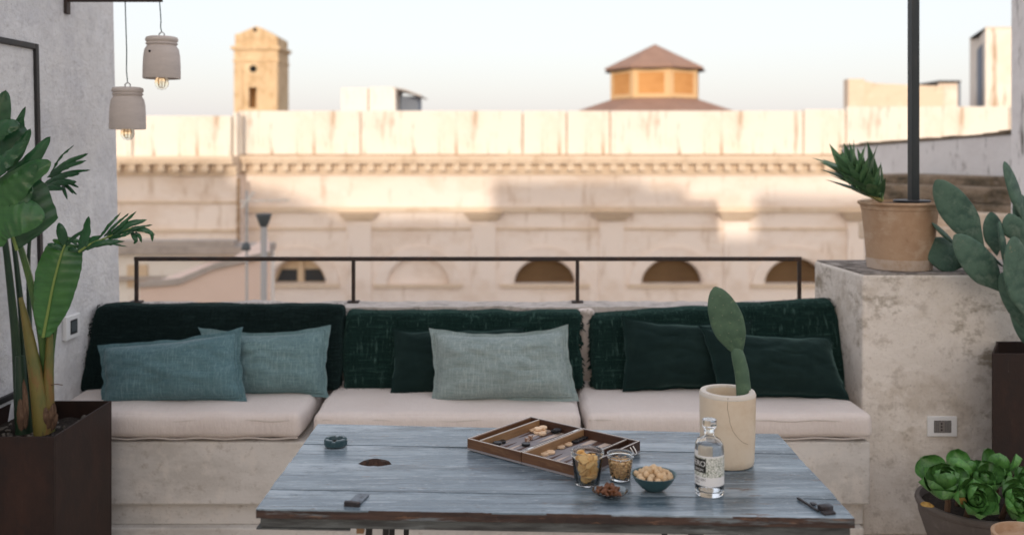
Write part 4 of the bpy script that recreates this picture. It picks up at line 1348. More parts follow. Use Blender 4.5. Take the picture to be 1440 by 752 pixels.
for x, y, l in ((780.5, 607.5, 0), (787, 605.5, 0), (784, 606.2, 1)):
    tag(place('checker', me_d, on_case(x, y, l), None), 'topmost black checker beside the pale heap at the back rim' if l else 'black checker lying flat beside the pale heap at the back rim', 'checker', 'black checkers at the back rim')
tag(place('checker', me_d, on_case(739.5, 626), None), 'lone black checker in front of the dice', 'checker', 'black checkers')
for k in range(6):
    q = Vector((808.5 + k * 4.6, 621.8 - k * 2.05, 0))
    tag(place('checker', me_d, on_case(q.x, q.y, 0), None), 'black checker, %s in the row of six counted from the pale checkers' % ('first', 'second', 'third', 'fourth', 'fifth', 'last')[k], 'checker', 'black checkers in the row')
# dice
for (x, y, rz_, dz, lab) in ((741.5, 621, .4, 0, 'small brown die lying flat behind the lone black checker'), (746, 617.8, 1.1, 0, 'small brown die lying farther from the lone black checker')):
    c = on_case(x, y)
    s = .0065
    Md = Matrix.Translation(c) @ Matrix.Rotation(rz_, 4, 'Z')
    o = MB().box(-s, s, -s, s, .0002, 2 * s, Md).build('die', M['dice'], bevel=.0012)
    tag(o, lab, 'die', 'dice')
    pp = MB()
    for a, c_ in ((-.003, -.003), (.003, .003), (0, 0), (-.003, .003), (.003, -.003)):
        pp.lathe([(.0001, .0), (.0012, 0), (.0012, .0004)], Md @ Vector((a, c_, 2 * s)), 8)
        pp.box(a - .001, a + .001, -s - .0003, -s + .001, s + c_ - .001, s + c_ + .001, Md)
    pp.build('pips', M['dice_pip'], o, weld=0)

# glass jar of crackers
def jar(name, p, rb, rt, h, lab):
    root = thing(name, p, lab, 'jar')
    w = .0022
    prof = [(.0001, 0), (rb - .004, 0), (rb, .003), (rt - .002, h * .80), (rt - .003, h * .84), (rt + .0015, h * .88), (rt + .002, h - .002), (rt, h),
            (rt - .003, h - .001), (rt - .0035, h * .87), (rt - .0035 - w * .4, h * .80), (rb - w - .001, .009), (rb - .008, .0065), (.0001, .006)]
    MB().lathe(prof, p, 48).build('glass', M['jar_glass'], root, angle=1.2)
    return root


p = on_table(826, 680)
jar('glass_jar', p, .0345, .0445, .093, 'larger glass jar full of golden crackers beside the game case')
def chip_mesh(name, mt, w, d, t, curve):
    m = MB()
    n = 8
    def f(u, v, s):
        x, y = (u - .5) * w, (v - .5) * d
        k = 1 - .16 * ((2 * u - 1) ** 2) * ((2 * v - 1) ** 2)
        z = curve * ((2 * u - 1) ** 2 - .5) + .0012 * noise.noise(Vector((u * 6, v * 6, 1)))
        return Vector((x * k, y * k, z + s * t / 2))
    m.grid(lambda u, v: f(u, v, 1), n, n)
    m.grid(lambda u, v: f(u, v, -1), n, n)
    ring = [(k / n, 0) for k in range(n)] + [(1, k / n) for k in range(n)] + [(1 - k / n, 1) for k in range(n)] + [(0, 1 - k / n) for k in range(n)]
    K = len(ring)
    m.add([f(u, v, 1) for u, v in ring] + [f(u, v, -1) for u, v in ring], [(k, (k + 1) % K, K + (k + 1) % K, K + k) for k in range(K)])
    me = m.mesh(name, Vector((0, 0, 0)))
    me.materials.append(mt)
    return me


chips = [chip_mesh('cracker', M['cracker'], .036, .026, .0028, .003), chip_mesh('cracker', M['cracker'], .032, .022, .0028, -.003)]
rnd = random.Random(3)
for k in range(44):
    lv = k / 44
    z = .012 + lv * .064
    rmax = .0345 + (.0445 - .0345) * z / .08 - .020
    a = rnd.random() * 6.28
    r = rmax * math.sqrt(rnd.random())
    c = p + Vector((r * math.cos(a), r * math.sin(a), z))
    o = place('cracker', chips[k % 2], c, None)
    if k < 6:
        o.rotation_euler = (rnd.gauss(0, .25), rnd.gauss(0, .25), rnd.random() * 6)
    else:
        o.rotation_euler = (RAD(rnd.gauss(18, 25)), RAD(-38 + rnd.gauss(0, 18)), RAD(rnd.gauss(0, 30)))
    if k >= 40:
        o.rotation_euler = (RAD(rnd.gauss(60, 25)), RAD(rnd.gauss(-30, 30)), RAD(rnd.gauss(0, 60)))
    tag(o, 'golden cracker packed in the larger glass jar', 'cracker', 'crackers in the larger jar')

# glass jar of peanuts
p = on_table(872.5, 673.5)
jar('glass_jar', p, .028, .0365, .074, 'smaller glass jar of peanuts behind the cracker jar')
pn = MB()
for k in range(330):
    z = .010 + (k / 330) * .043
    rmax = .0245 + (.0085) * z / .07 - .003
    a = rnd.random() * 6.28
    r = rmax * math.sqrt(rnd.random())
    if k % 2:
        r = rmax
    c = p + Vector((r * math.cos(a), r * math.sin(a), z))
    Mr = Matrix.Rotation(rnd.random() * 3, 4, 'X') @ Matrix.Rotation(rnd.random() * 3, 4, 'Y')
    pn.lathe([(.0001, -.0055), (.0028, -.0042), (.0036, -.001), (.0036, .001), (.0028, .0042), (.0001, .0055)], c, 7, M=Mr)
o = pn.build('peanuts', M['peanut'], weld=0)
tag(o, 'roasted peanuts heaped in the smaller glass jar', 'peanuts', kind='stuff')

# bowl of taralli
p = on_table(919.5, 688)
bw = thing('bowl', p, 'teal glazed bowl heaped with round taralli right of the jars', 'bowl')
prof = [(.0001, 0), (.022, 0), (.025, .002), (.036, .009), (.050, .024), (.0605, .041), (.0625, .043), (.0610, .0435), (.058, .041), (.047, .024), (.033, .012), (.0001, .008)]
MB().lathe(prof, p, 48, wob=.012).build('body', M['bowl_glaze'], bw, angle=1.2)
tm = []
for s in range(3):
    m = MB()
    def tf(u, v, s=s):
        a, c = u * 2 * math.pi, v * math.pi
        q = Vector((math.cos(a) * math.sin(c), math.sin(a) * math.sin(c), math.cos(c)))
        r = .0098 * (1 + .22 * noise.noise(q * 1.6 + Vector((s * 5, 0, 0))) + .06 * noise.noise(q * 5))
        return Vector((q.x * r * 1.15, q.y * r, q.z * r * .85))
    m.grid(tf, 14, 9)
    me = m.mesh('tarallo', Vector((0, 0, 0)))
    me.materials.append(M['tarallo'])
    tm.append(me)
spots = []
for k in range(13):
    a = k / 13 * 6.28
    spots.append((.044 * math.cos(a), .044 * math.sin(a), .037))
for k in range(9):
    a = k / 9 * 6.28 + .3
    spots.append((.029 * math.cos(a), .029 * math.sin(a), .044))
for k in range(6):
    a = k / 6 * 6.28 + .9
    spots.append((.017 * math.cos(a), .017 * math.sin(a), .052))
spots += [(-.002, -.004, .060), (.0, 0, .03), (.012, .01, .032), (-.014, .01, .03), (0, -.02, .032)]
for k, s in enumerate(spots):
    o = place('tarallo', tm[k % 3], p + Vector(s) + Vector((rnd.gauss(0, .002), rnd.gauss(0, .002), rnd.gauss(0, .0015))), None)
    o.rotation_euler = (rnd.random() * 6, rnd.random() * 6, rnd.random() * 6)
    tag(o, 'small pale biscuit ball heaped in the teal bowl', 'biscuit', 'biscuits in the teal bowl')

# glass dish of almonds
p = on_table(858, 697)
ds = thing('dish', p, 'small shallow glass dish of almonds at the front of the table', 'dish')
prof = [(.0001, 0), (.024, 0), (.027, .0015), (.042, .010), (.0475, .0145), (.048, .016), (.0465, .0165), (.040, .0125), (.026, .0055), (.0001, .0045)]
MB().lathe(prof, p, 40).build('glass', M['dish_glass'], ds, angle=1.2)
am = MB().lathe([(.0001, -.011), (.0035, -.009), (.0062, -.004), (.0066, .001), (.005, .006), (.0022, .0098), (.0001, .0115)], (0, 0, 0), 10)
for v in am.v:
    v.y *= .62
    v.x, v.z = v.z, v.x
me = am.mesh('almond', Vector((0, 0, 0)))
me.materials.append(M['almond'])
for k in range(34):
    lv = 0 if k < 16 else (1 if k < 28 else 2)
    rm = (.036, .026, .012)[lv]
    a = rnd.random() * 6.28
    r = rm * math.sqrt(rnd.random())
    o = place('almond', me, p + Vector((r * math.cos(a) - .003, r * math.sin(a), .0115 + lv * .007 + r * .06)), None)
    o.rotation_euler = (rnd.gauss(0, .5), rnd.gauss(0, .35), rnd.random() * 6)
    tag(o, 'brown almond in the shallow glass dish', 'almond', 'almonds in the glass dish')

# bottle
p = on_table(997.5, 693.5)
bt = thing('bottle', p, 'clear glass spirits bottle with a patterned label on the table', 'bottle')
rb = .0385
outer = [(.0001, .004), (.028, .001), (.034, .0), (.0375, .004), (rb, .010), (rb, .128), (.0365, .138), (.030, .147), (.019, .1525), (.0145, .156), (.0135, .162), (.0135, .172), (.0155, .174), (.0155, .178)]
inner = [(.0105, .178), (.0105, .158), (.016, .151), (.028, .1445), (.0338, .136), (.0357, .127), (.0357, .016), (.033, .0125), (.02, .0125), (.0001, .0145)]
MB().lathe(outer + inner, p, 64).build('glass', M['bottle_glass'], bt, angle=1.0)
MB().lathe([(.0001, .0147), (.02, .0127), (.0328, .0127), (.0355, .0162), (.0355, .127), (.0335, .1357), (.0325, .1372), (.0001, .1372)], p, 64).build('spirit', M['spirit'], bt, angle=1.0)
MB().lathe([(.0098, .166), (.0098, .1785), (.0185, .1788), (.0195, .181), (.0195, .197), (.0183, .1995), (.0001, .2005)], p, 40).build('stopper', M['stopper'], bt, angle=.6)


def lab_patch(a0, a1, z0, z1, r, mt, name, parent, n=40):
    m = MB()
    m.grid(lambda u, v: p + Vector((r * math.cos(a0 + (a1 - a0) * u), r * math.sin(a0 + (a1 - a0) * u), z0 + (z1 - z0) * v)), n, 2)
    m.grid(lambda u, v: p + Vector(((r - .0003) * math.cos(a0 + (a1 - a0) * u), (r - .0003) * math.sin(a0 + (a1 - a0) * u), z0 + (z1 - z0) * v)), n, 2)
    return m.build(name, mt, parent, recalc=False)


view = math.atan2(-p.y, -p.x)              # direction of the viewer seen from the bottle
lb = lab_patch(view - 1.75, view + 1.75, .031, .1105, rb + .0005, M['label_white'], 'label', bt)
lab_patch(view - 1.75, view + 1.66, .055, .1065, rb + .0007, M['label_print'], 'label_pattern', lb)
lab_patch(view - 1.75, view - .85, .1106, .121, rb + .0005, M['label_white'], 'label_tab', lb, 12)
lab_patch(view - 1.6, view - .22, .066, .103, rb + .0009, M['label_black'], 'label_block', lb)


def text_on(txt, size, ac, z, mt, name, r):
    cu = bpy.data.curves.new('t', 'FONT')
    cu.body = txt
    cu.size = size
    cu.align_x = 'CENTER'
    to = bpy.data.objects.new('t', cu)
    COL.objects.link(to)
    bpy.context.view_layer.update()
    me = bpy.data.meshes.new_from_object(to.evaluated_get(bpy.context.evaluated_depsgraph_get()))
    bpy.data.objects.remove(to)
    m = MB()
    vs_ = []
    for v in me.vertices:
        a = ac + v.co.x / r
        vs_.append(p + Vector((r * math.cos(a), r * math.sin(a), z + v.co.y)))
    m.add(vs_, [tuple(pg.vertices) for pg in me.polygons])
    bpy.data.meshes.remove(me)
    o = m.build(name, mt, lb, recalc=False, weld=0)
    return o


text_on('FERO', .020, view - .85, .083, M['label_white'], 'lettering', rb + .0011)
text_on('ORIGIN', .0095, view - .82, .070, M['label_white'], 'lettering', rb + .0011)
text_on('MEDI GIN', .0085, view - .72, .045, M['label_black'], 'lettering', rb + .0009)
text_on('distilled', .006, view - .95, .037, M['label_black'], 'lettering', rb + .0009)

# vase and its cactus
p = on_table(1023, 650)
vz = thing('vase', p, 'cream glazed cylinder vase with a crack down its front', 'vase')
rv, hv = .0815, .212
prof = [(.0001, 0), (.072, 0), (.076, .003), (.0775, .02), (.0805, .10), (rv, .195), (rv, .203), (.078, hv), (.064, hv), (.062, .208), (.062, .19), (.066, .12), (.066, .03), (.0001, .025)]
MB().lathe(prof[:8], p, 64, cap=False).build('body', M['vase'], vz, angle=.9)
MB().lathe([(rv + .0005, .201), (rv + .0008, .204), (.0785, hv + .0005), (.0635, hv + .0008), (.0615, .207)], p, 64, cap=False).build('rim', M['vase_rim'], vz)
MB().lathe([(.0632, hv + .0002), (.062, .205), (.062, .19), (.066, .12), (.066, .03), (.0001, .025)], p, 48, cap=False).build('inside', M['vase'], vz)
vv = math.atan2(-p.y, -p.x)
ckp = [(.02, .212), (.0, .18), (.06, .155), (.10, .135), (.20, .115), (.38, .095), (.58, .082), (.85, .072)]
m = MB()
pts_ = []
for i in range(len(ckp) - 1):
    for k in range(6):
        t = k / 6
        a = ckp[i][0] * (1 - t) + ckp[i + 1][0] * t
        z = ckp[i][1] * (1 - t) + ckp[i + 1][1] * t
        a += .02 * noise.noise(Vector((i * 2.3 + t * 3, 0, 1)))
        r_ = (.0805 + (rv - .0805) * (z - .1) / .095) if z > .1 else (.0775 + .003 * (z - .02) / .08)
        r_ = min(r_, rv)
        pts_.append(p + Vector((r_ * math.cos(vv + a), r_ * math.sin(vv + a), z)))
m.tube(pts_, .0005, 5).build('crack', M['vase_crack'], vz)


def bez0(pts, n=10):
    out = []
    for i in range(n + 1):
        t = i / n * (len(pts) - 1)
        k = min(int(t), len(pts) - 2)
        out.append(pts[k].lerp(pts[k + 1], t - k))
    return out


def pad(base, tip, width, thick, face, mt, name, parent, shape=1.0, areoles=True, amat=None, neck=.30, seed=0):
    """flattened obovate cactus pad from base to tip, its broad side facing `face`"""
    base, tip = Vector(base), Vector(tip)
    ax_ = (tip - base)
    L_ = ax_.length
    t = ax_.normalized()
    f = Vector(face)
    f = (f - t * f.dot(t)).normalized()
    s = t.cross(f).normalized()
    m = MB()
    nl, nr_ = 22, 20

    def prof_(u):
        u = min(max(u, 0), 1)
        w = (math.sin(math.pi * (u ** (.80 + .40 * shape)))) ** .55
        return max(w * (neck + (1 - neck) * min(1, u * 3.2)), .0)
    bend = (noise.noise(Vector((seed * 1.7, 2, 3)))) * .10

    def pt(u, w, k=1.0):
        a = w * 2 * math.pi
        r = prof_(u)
        c = base + t * (L_ * u) + f * (bend * L_ * math.sin(math.pi * u))
        ct, st = math.cos(a), math.sin(a)
        dd = 1 + .05 * noise.noise(Vector((u * 4 + seed, ct * 2, st * 2)))
        return c + s * (ct * width / 2 * r * dd * k) + f * (math.copysign(abs(st) ** .8, st) * thick / 2 * (r ** .8) * k)
    m.grid(lambda u, w: pt(.004 + u * .992, w), nl, nr_)
    o = m.build(name, mt, parent, weld=.0004)
    if areoles:
        ar = MB()
        nrow = max(4, int(L_ / .028))
        for i in range(1, nrow):
            u = i / nrow
            hw = prof_(u) * width
            nc = max(1, int(hw / .026))
            for j in range(nc + 1):
                x = (j + (.5 if i % 2 else 0)) / (nc + .5) * 2 - 1
                if abs(x) > .97:
                    continue
                a = math.acos(max(-1, min(1, x)))
                q = pt(u, a / (2 * math.pi), 1.0)
                ar.lathe([(.0001, -.001), (.0016, 0), (.0009, .0014), (.0001, .002)], q, 5)
        if ar.v:
            ar.build('areoles', amat or M['areole'], o, weld=0)
    return o


cp = thing('cactus_cutting', p + Vector((.02, .01, .026)), 'single paddle cactus cutting standing in the cream vase', 'cactus')
D0 = p.y
st_ = bez0([P(1047, 590, D0 + .01), P(1046, 550, D0 + .01), P(1043, 522, D0 + .01), P(1037, 496, D0 + .005), P(1034, 488, D0)])
sm_ = MB().tube(st_, [.022, .0225, .0225, .022, .0215, .0215, .021, .020, .018, .014, .007], 14)
for v in sm_.v:
    v.y = D0 + .01 + (v.y - D0 - .01) * .72
sm_.build('stem_pad', M['cactus'], cp)
pad(P(1040, 501, D0 + .01), P(1005, 403, D0 - .02), .097, .024, (-.25, -1, .15), M['cactus'], 'pad', cp, shape=.62, neck=.75, seed=4)

# ================================================================== THINGS ON THE LEFT WALL
def wallpt(x, y, off=0.0):
    """point on the left wall behind photo pixel (x, y)"""
    D = 4.5
    for _ in range(30):
        z = P(x, y, D).z
        k = (x - 720) / F
        # k*D = -2.08-.059*(5.1-D)-.021*(z-.87)
        D = (-2.08 - .059 * 5.1 - .021 * (z - .87)) / (k - .059)
    q = P(x, y, D)
    return q + Vector((off, 0, 0))


# thermostat
c = wallpt(97, 459)
th_ = thing('thermostat', c, 'white square thermostat on the left wall beside the plant', 'thermostat')
Mw = Matrix.Translation(c + Vector((.001, 0, 0))) @ Matrix.Rotation(RAD(-3.4), 4, 'Z')
MB().box(0, .022, -.064, .064, -.056, .056, Mw).build('housing', M['white_plastic'], th_, bevel=.004, seg=3)
sc = MB().box(.0222, .0232, -.030, .034, -.034, .034, Mw).build('screen', M['screen_dark'], th_)
MB().box(.0234, .0238, -.022, .027, -.024, .026, Mw).build('display', M['screen'], sc)

# black metal frame on the wall
f1, f2 = wallpt(47, 66, .012), None
Df, zf = f1.y, f1.z
fr = thing('wall_frame', (wall_x(3.8), 3.8, .62), 'thin black metal frame of a pale panel on the left wall', 'frame')


def fbar(y0, y1, z0, z1, t=.02, d=.018, off=.001):
    vs_ = []
    for z in (z0, z1):
        for y in (y0, y1):
            for o_ in (off, off + d):
                vs_.append(Vector((wall_x(y, z) + o_, y, z)))
    return MB().add(vs_, [(0, 1, 3, 2), (4, 6, 7, 5), (0, 4, 5, 1), (2, 3, 7, 6), (0, 2, 6, 4), (1, 5, 7, 3)])


fbar(Df - .013, Df + .013, .62, zf + .013).build('upright', M['black_steel'], fr, bevel=.003)
fbar(3.068, 3.094, .62, zf + .013).build('upright', M['black_steel'], fr, bevel=.003)
fbar(3.0945, Df - .0135, zf - .013, zf + .013).build('top_bar', M['black_steel'], fr, bevel=.003)
fbar(3.0945, Df - .0135, .62, .646).build('bottom_bar', M['black_steel'], fr, bevel=.003)
fbar(3.0945, Df - .0135, .6465, zf - .0135, d=.004).build('panel', M['plaster_grey'], fr)

# lamp bracket
c = wallpt(92, 3)
br = thing('lamp_bracket', c, 'rusty iron bracket holding the two clay pendant lamps', 'bracket')
YBk = c.y
zb_ = c.z + .012
xe = P(228, 0, YBk).x
MB().box(wall_x(YBk, zb_) + .001, wall_x(YBk, zb_) + .016, YBk - .02, YBk + .02, zb_ - .07, zb_ + .10).build('wall_plate', M['rail_steel'], br, bevel=.002)
MB().box(wall_x(YBk, zb_) + .0165, xe, YBk - .012, YBk + .012, zb_ - .012, zb_ + .012).build('arm', M['rail_steel'], br, bevel=.002)
MB().tube([(wall_x(YBk, zb_) + .02, YBk, zb_ + .095), (xe - .12, YBk, zb_ + .0125)], .006, 6).build('brace', M['rail_steel'], br)


def pendant(cxp, xtop, ytop, ybot, wpx, lab):
    D = YBk
    k = D / F
    cpt = P(cxp, ybot, D)
    H = (ybot - ytop) * k
    R_ = wpx * k / 2
    root = thing('pendant_lamp', cpt, lab, 'lamp', 'clay pendant lamps')
    t = .007
    prof = [(R_ - .002, 0), (R_, .004), (R_ * .99, H * .30), (R_ * .96, H * .55), (R_ * .90, H * .70), (R_ * .80, H * .765), (R_ * .765, H * .785),
            (R_ * .80, H * .805), (R_ * .845, H * .82), (R_ * .845, H * .845), (R_ * .79, H * .86), (R_ * .80, H * .875), (R_ * .86, H * .895), (R_ * .87, H * .935), (R_ * .82, H * .985), (R_ * .70, H), (.0001, H * 1.005)]
    inn = [(.0001, H * .93), (R_ * .66, H * .92), (R_ * .72, H * .72), (R_ * .88, H * .5), (R_ - t, .004)]
    MB().lathe(prof + inn, cpt, 48, closed=True, wob=.006).build('shade', M['clay_lamp'], root, angle=.9)
    topc = cpt + Vector((0, 0, H))
    lp = MB()
    lp.tube([topc + Vector((-.013, 0, -.004)), topc + Vector((-.012, 0, .014)), topc + Vector((0, 0, .024)), topc + Vector((.012, 0, .014)), topc + Vector((.013, 0, -.004))], .0035, 6).build('hook', M['zinc_pale'], root)
    a = Vector((P(xtop, 0, D).x, D, zb_ - .0125))
    e = topc + Vector((0, 0, .022))
    sag_ = [a.lerp(e, u) for u in (0, .3, .6, .85, 1)]
    sag_[3] += Vector((-.004, 0, 0))
    MB().tube(sag_, .0026, 6).build('cord', M['cord'], root)
    hole = MB().lathe([(.0001, 0), (.0055, 0), (.0055, .002)], (0, 0, 0), 12, M=Matrix.Rotation(RAD(90), 4, 'X'))
    for v in hole.v:
        v += cpt + Vector((-R_ * .33, -R_ * .90, H * .62))
    if xtop > 200:
        hole.build('vent_hole', M['hole'], root)
    bc = cpt + Vector((0, 0, -.022))
    bprof = [(.0001, -.032), (.018, -.027), (.029, -.014), (.0325, 0), (.031, .014), (.024, .030), (.016, .044), (.014, .060)]
    MB().lathe(bprof, bc, 28).build('bulb', M['bulb_glass'], root, angle=1.5, recalc=True)
    MB().lathe([(.0155, .060), (.0155, .10), (.010, .11)], bc, 16).build('bulb_cap', M['brass'], root)
    fil = MB()
    for k_ in range(6):
        w = k_ / 6 * 6.28
        fil.tube([bc + Vector((.005 * math.cos(w), .005 * math.sin(w), .045)), bc + Vector((.017 * math.cos(w), .017 * math.sin(w), .012)), bc + Vector((.013 * math.cos(w), .013 * math.sin(w), -.014)), bc + Vector((.004 * math.cos(w + .5), .004 * math.sin(w + .5), -.02))], .0011, 4)
    fil.build('filament', M['filament'], root, weld=0)


pendant(179.5, 176, 123, 182, 49, 'clay pendant lamp hanging lower and nearer the wall')
pendant(227.5, 224.5, 52, 111, 51, 'clay pendant lamp hanging higher at the bracket end, with a small hole')

# ================================================================== LEFT PLANTER AND PLANT
PX0, PX1, PY0, PY1, PH = -2.142, -1.722, 3.61, 4.13, .60


def planter(name, x0_, x1_, y0_, y1_, h, lab, skew=0.0):
    root = thing(name, ((x0_ + x1_) / 2, (y0_ + y1_) / 2, FLZ), lab, 'planter', 'rusty steel planters')
    t = .008
    MB().box(x0_, x1_, y0_, y0_ + t, FLZ + .001, h).build('panel', M['corten'], root, bevel=.0015)
    MB().box(x0_ + skew, x1_, y1_ - t, y1_, FLZ + .001, h).build('panel', M['corten'], root, bevel=.0015)
    q_ = [Vector((x0_ + skew * k_ + e_, (y0_ + t + .0002) * (1 - k_) + (y1_ - t - .0002) * k_, FLZ + .001)) for k_, e_ in ((0, 0), (0, t), (1, t), (1, 0))]
    MB().prism(q_, (0, 0, h - FLZ - .001)).build('panel', M['corten'], root, bevel=.0015)
    MB().box(x1_ - t, x1_, y0_ + t + .0002, y1_ - t - .0002, FLZ + .001, h).build('panel', M['corten'], root, bevel=.0015)
    so = MB().grid(lambda u, v: Vector((x0_ + t + skew * v * (1 - u) + u * (x1_ - x0_ - 2 * t), y0_ + t + v * (y1_ - y0_ - 2 * t), h - .07 + .02 * noise.noise(Vector((u * 5, v * 5, 1))))), 24, 24).build('soil', M['soil'], root)
    return root


pl = planter('planter_box', PX0, PX1, PY0, PY1, PH, 'tall dark rusty steel planter box at the left, holding the big-leaved plant')
peb = MB().lathe([(.0001, -.007), (.008, -.005), (.012, 0), (.008, .005), (.0001, .006)], (0, 0, 0), 8)
pme = peb.mesh('pebble', Vector((0, 0, 0)))
pme.materials.append(M['pebble'])
for k in range(46):
    q = Vector((random.uniform(PX0 + .04, PX1 - .03), random.uniform(PY0 + .04, PY1 - .05), PH - .062 + random.uniform(-.004, .008)))
    o = place('pebble', pme, q, None)
    o.scale = (random.uniform(.6, 1.4), random.uniform(.6, 1.2), random.uniform(.6, 1.1))
    o.rotation_euler = (random.gauss(0, .4), random.gauss(0, .4), random.random() * 6)
    tag(o, 'small pebble on the soil of the left planter box', 'pebble', 'pebbles on the planter soil')


def bez(pts, n=24):
    """Catmull-Rom through the points"""
    pts = [Vector(p) for p in pts]
    q = [pts[0] * 2 - pts[1]] + pts + [pts[-1] * 2 - pts[-2]]
    out = []
    segs = len(pts) - 1
    for i in range(n + 1):
        t = i / n * segs
        k = min(int(t), segs - 1)
        f = t - k
        a, b_, c_, d_ = q[k], q[k + 1], q[k + 2], q[k + 3]
        out.append(.5 * ((2 * b_) + (c_ - a) * f + (2 * a - 5 * b_ + 4 * c_ - d_) * f * f + (3 * b_ - a - 3 * c_ + d_) * f ** 3))
    return out


def blade(m, path, width, face, prof='lance', splits=((), ()), fold=.25, sweep=.35, n=48, cols=5, sides=(1, 1), curl=0.0, seed=0, pleat=1.0):
    """leaf blade along a midrib; splits = cut positions (t, half width) for the left and right side"""
    pts = bez(path, n)
    f0 = Vector(face)
    for sd_, (sg, on) in enumerate(zip((-1, 1), sides)):
        if not on:
            continue
        rows = []
        for i, p_ in enumerate(pts):
            t = i / n
            tg = (pts[min(i + 1, n)] - pts[max(i - 1, 0)]).normalized()
            s = tg.cross(f0).normalized()
            nn = s.cross(tg).normalized()
            if nn.dot(f0) < 0:
                nn = -nn
            if prof == 'lance':
                w = 1.32 * (t ** .45) * max(0, 1 - t) ** .62 if t < 1 else 0
            elif prof == 'ovate':
                w = min(1, (t / .12) ** .6 if t > 0 else 0) * (1 - max(0, (t - .55) / .45) ** 2.0) ** .6 if t < 1 else 0
            elif prof == 'strap':
                w = min(1, .25 + .75 * (t / .55)) * (1 - max(0, (t - .75) / .25) ** 1.6) ** .8 if t < 1 else 0
            elif prof == 'ellip':
                w = math.sin(math.pi * (.05 + .86 * t)) ** .75 if t < 1 else .25
            elif prof == 'wedge':
                w = .15 + .85 * t ** .8
            w *= width / 2 * (1 + .06 * noise.noise(Vector((t * 5, sg, seed))))
            for ts, hw in splits[sd_]:
                d_ = abs(t - ts)
                if d_ < hw:
                    w *= .12 + .88 * (d_ / hw) ** .5
            row = []
            for j in range(cols + 1):
                r = j / cols
                wav = (pleat if n >= 30 else 0) * .0022 * math.sin(t * n * 1.35) * min(1, r * 3) + .008 * noise.noise(Vector((t * 9 + seed, r * 2, sg))) * r
                row.append(p_ + s * (sg * w * r) + tg * (sweep * w * r) - nn * (fold * w * r * r - curl * w * r ** 3) + nn * wav)
            rows.append(row)
        b0 = len(m.v)
        flat = [q for row in rows for q in row]
        C1 = cols + 1
        m.add(flat, [(i * C1 + j, (i + 1) * C1 + j, (i + 1) * C1 + j + 1, i * C1 + j + 1) for i in range(n) for j in range(cols)], True)
    return m


st = thing('bird_of_paradise_plant', (-1.93, 3.87, PH - .07), 'tall green bird-of-paradise plant with split leaves in the left planter', 'plant')
vf = Vector((.25, -1, .1))


def rib(path, r0, r1, mt, nm, parent, n=20):
    pts = bez(path, n)
    return MB().tube(pts, [r0 + (r1 - r0) * i / n for i in range(n + 1)], 7).build(nm, mt, parent)


# petioles rising from the soil
Dp = 3.84
rib([P(62, 600, Dp), P(62, 500, Dp), P(48, 420, Dp - .02), P(30, 352, Dp - .06), P(8, 300, Dp - .10), P(-18, 235, Dp - .14), P(-34, 180, Dp - .16)], .019, .006, M['petiole'], 'petiole', st)
rib([P(28, 600, 3.93), P(22, 480, 3.93), P(12, 380, 3.92), P(2, 300, 3.91), P(-6, 235, 3.90)], .020, .008, M['petiole_dark'], 'petiole', st)
rib([P(34, 600, 3.97), P(32, 470, 3.98), P(24, 380, 3.98), P(16, 320, 3.98)], .017, .008, M['petiole_dark'], 'petiole', st)
rib([P(44, 595, 3.97), P(42, 470, 4.0), P(40, 390, 4.02), P(42, 335, 4.03), P(52, 285, 4.03), P(62, 262, 4.02)], .012, .004, M['petiole_dark'], 'petiole', st)
rib([P(72, 590, Dp + .02), P(72, 500, Dp + .02), P(84, 425, Dp + .02), P(98, 378, Dp), P(112, 354, Dp - .02), P(128, 343, Dp - .03)], .014, .0045, M['petiole'], 'petiole', st)
rib([P(58, 585, Dp), P(60, 500, Dp), P(60, 462, Dp)], .015, .007, M['petiole'], 'petiole', st)
# sheaths and dry husks at the foot
MB().tube(bez([P(60, 610, 3.80), P(52, 540, 3.80), P(40, 470, 3.81), P(29, 418, 3.82)], 16), [.034 - .026 * (i / 16) ** 1.4 for i in range(17)], 10).build('sheath', M['sheath'], st)
MB().tube(bez([P(66, 606, 3.82), P(68, 540, 3.82), P(70, 470, 3.83)], 10), [.030 - .018 * i / 10 for i in range(11)], 10).build('sheath', M['sheath'], st)
MB().tube(bez([P(34, 608, 3.86), P(31, 560, 3.86), P(28, 500, 3.87)], 10), [.034 - .016 * i / 10 for i in range(11)], 10).build('sheath', M['petiole_dark'], st)
for x0_, y0_, x1_, y1_, w_ in ((66, 604, 76, 566, .05), (60, 604, 64, 572, .05), (30, 606, 28, 560, .06), (36, 604, 33, 532, .035), (72, 606, 80, 580, .03)):
    m = MB()
    blade(m, [P(x0_, y0_, 3.785), P((x0_ + x1_) / 2 + 1, (y0_ + y1_) / 2, 3.775), P(x1_, y1_, 3.78)], w_, vf, 'lance', fold=.5, sweep=0, n=14, cols=3, seed=x0_)
    m.build('husk', M['husk'], st)
rib([P(66, 543, 3.82), P(78, 540, 3.80), P(88, 541, 3.79)], .0022, .0015, M['husk'], 'twig', st, 6)

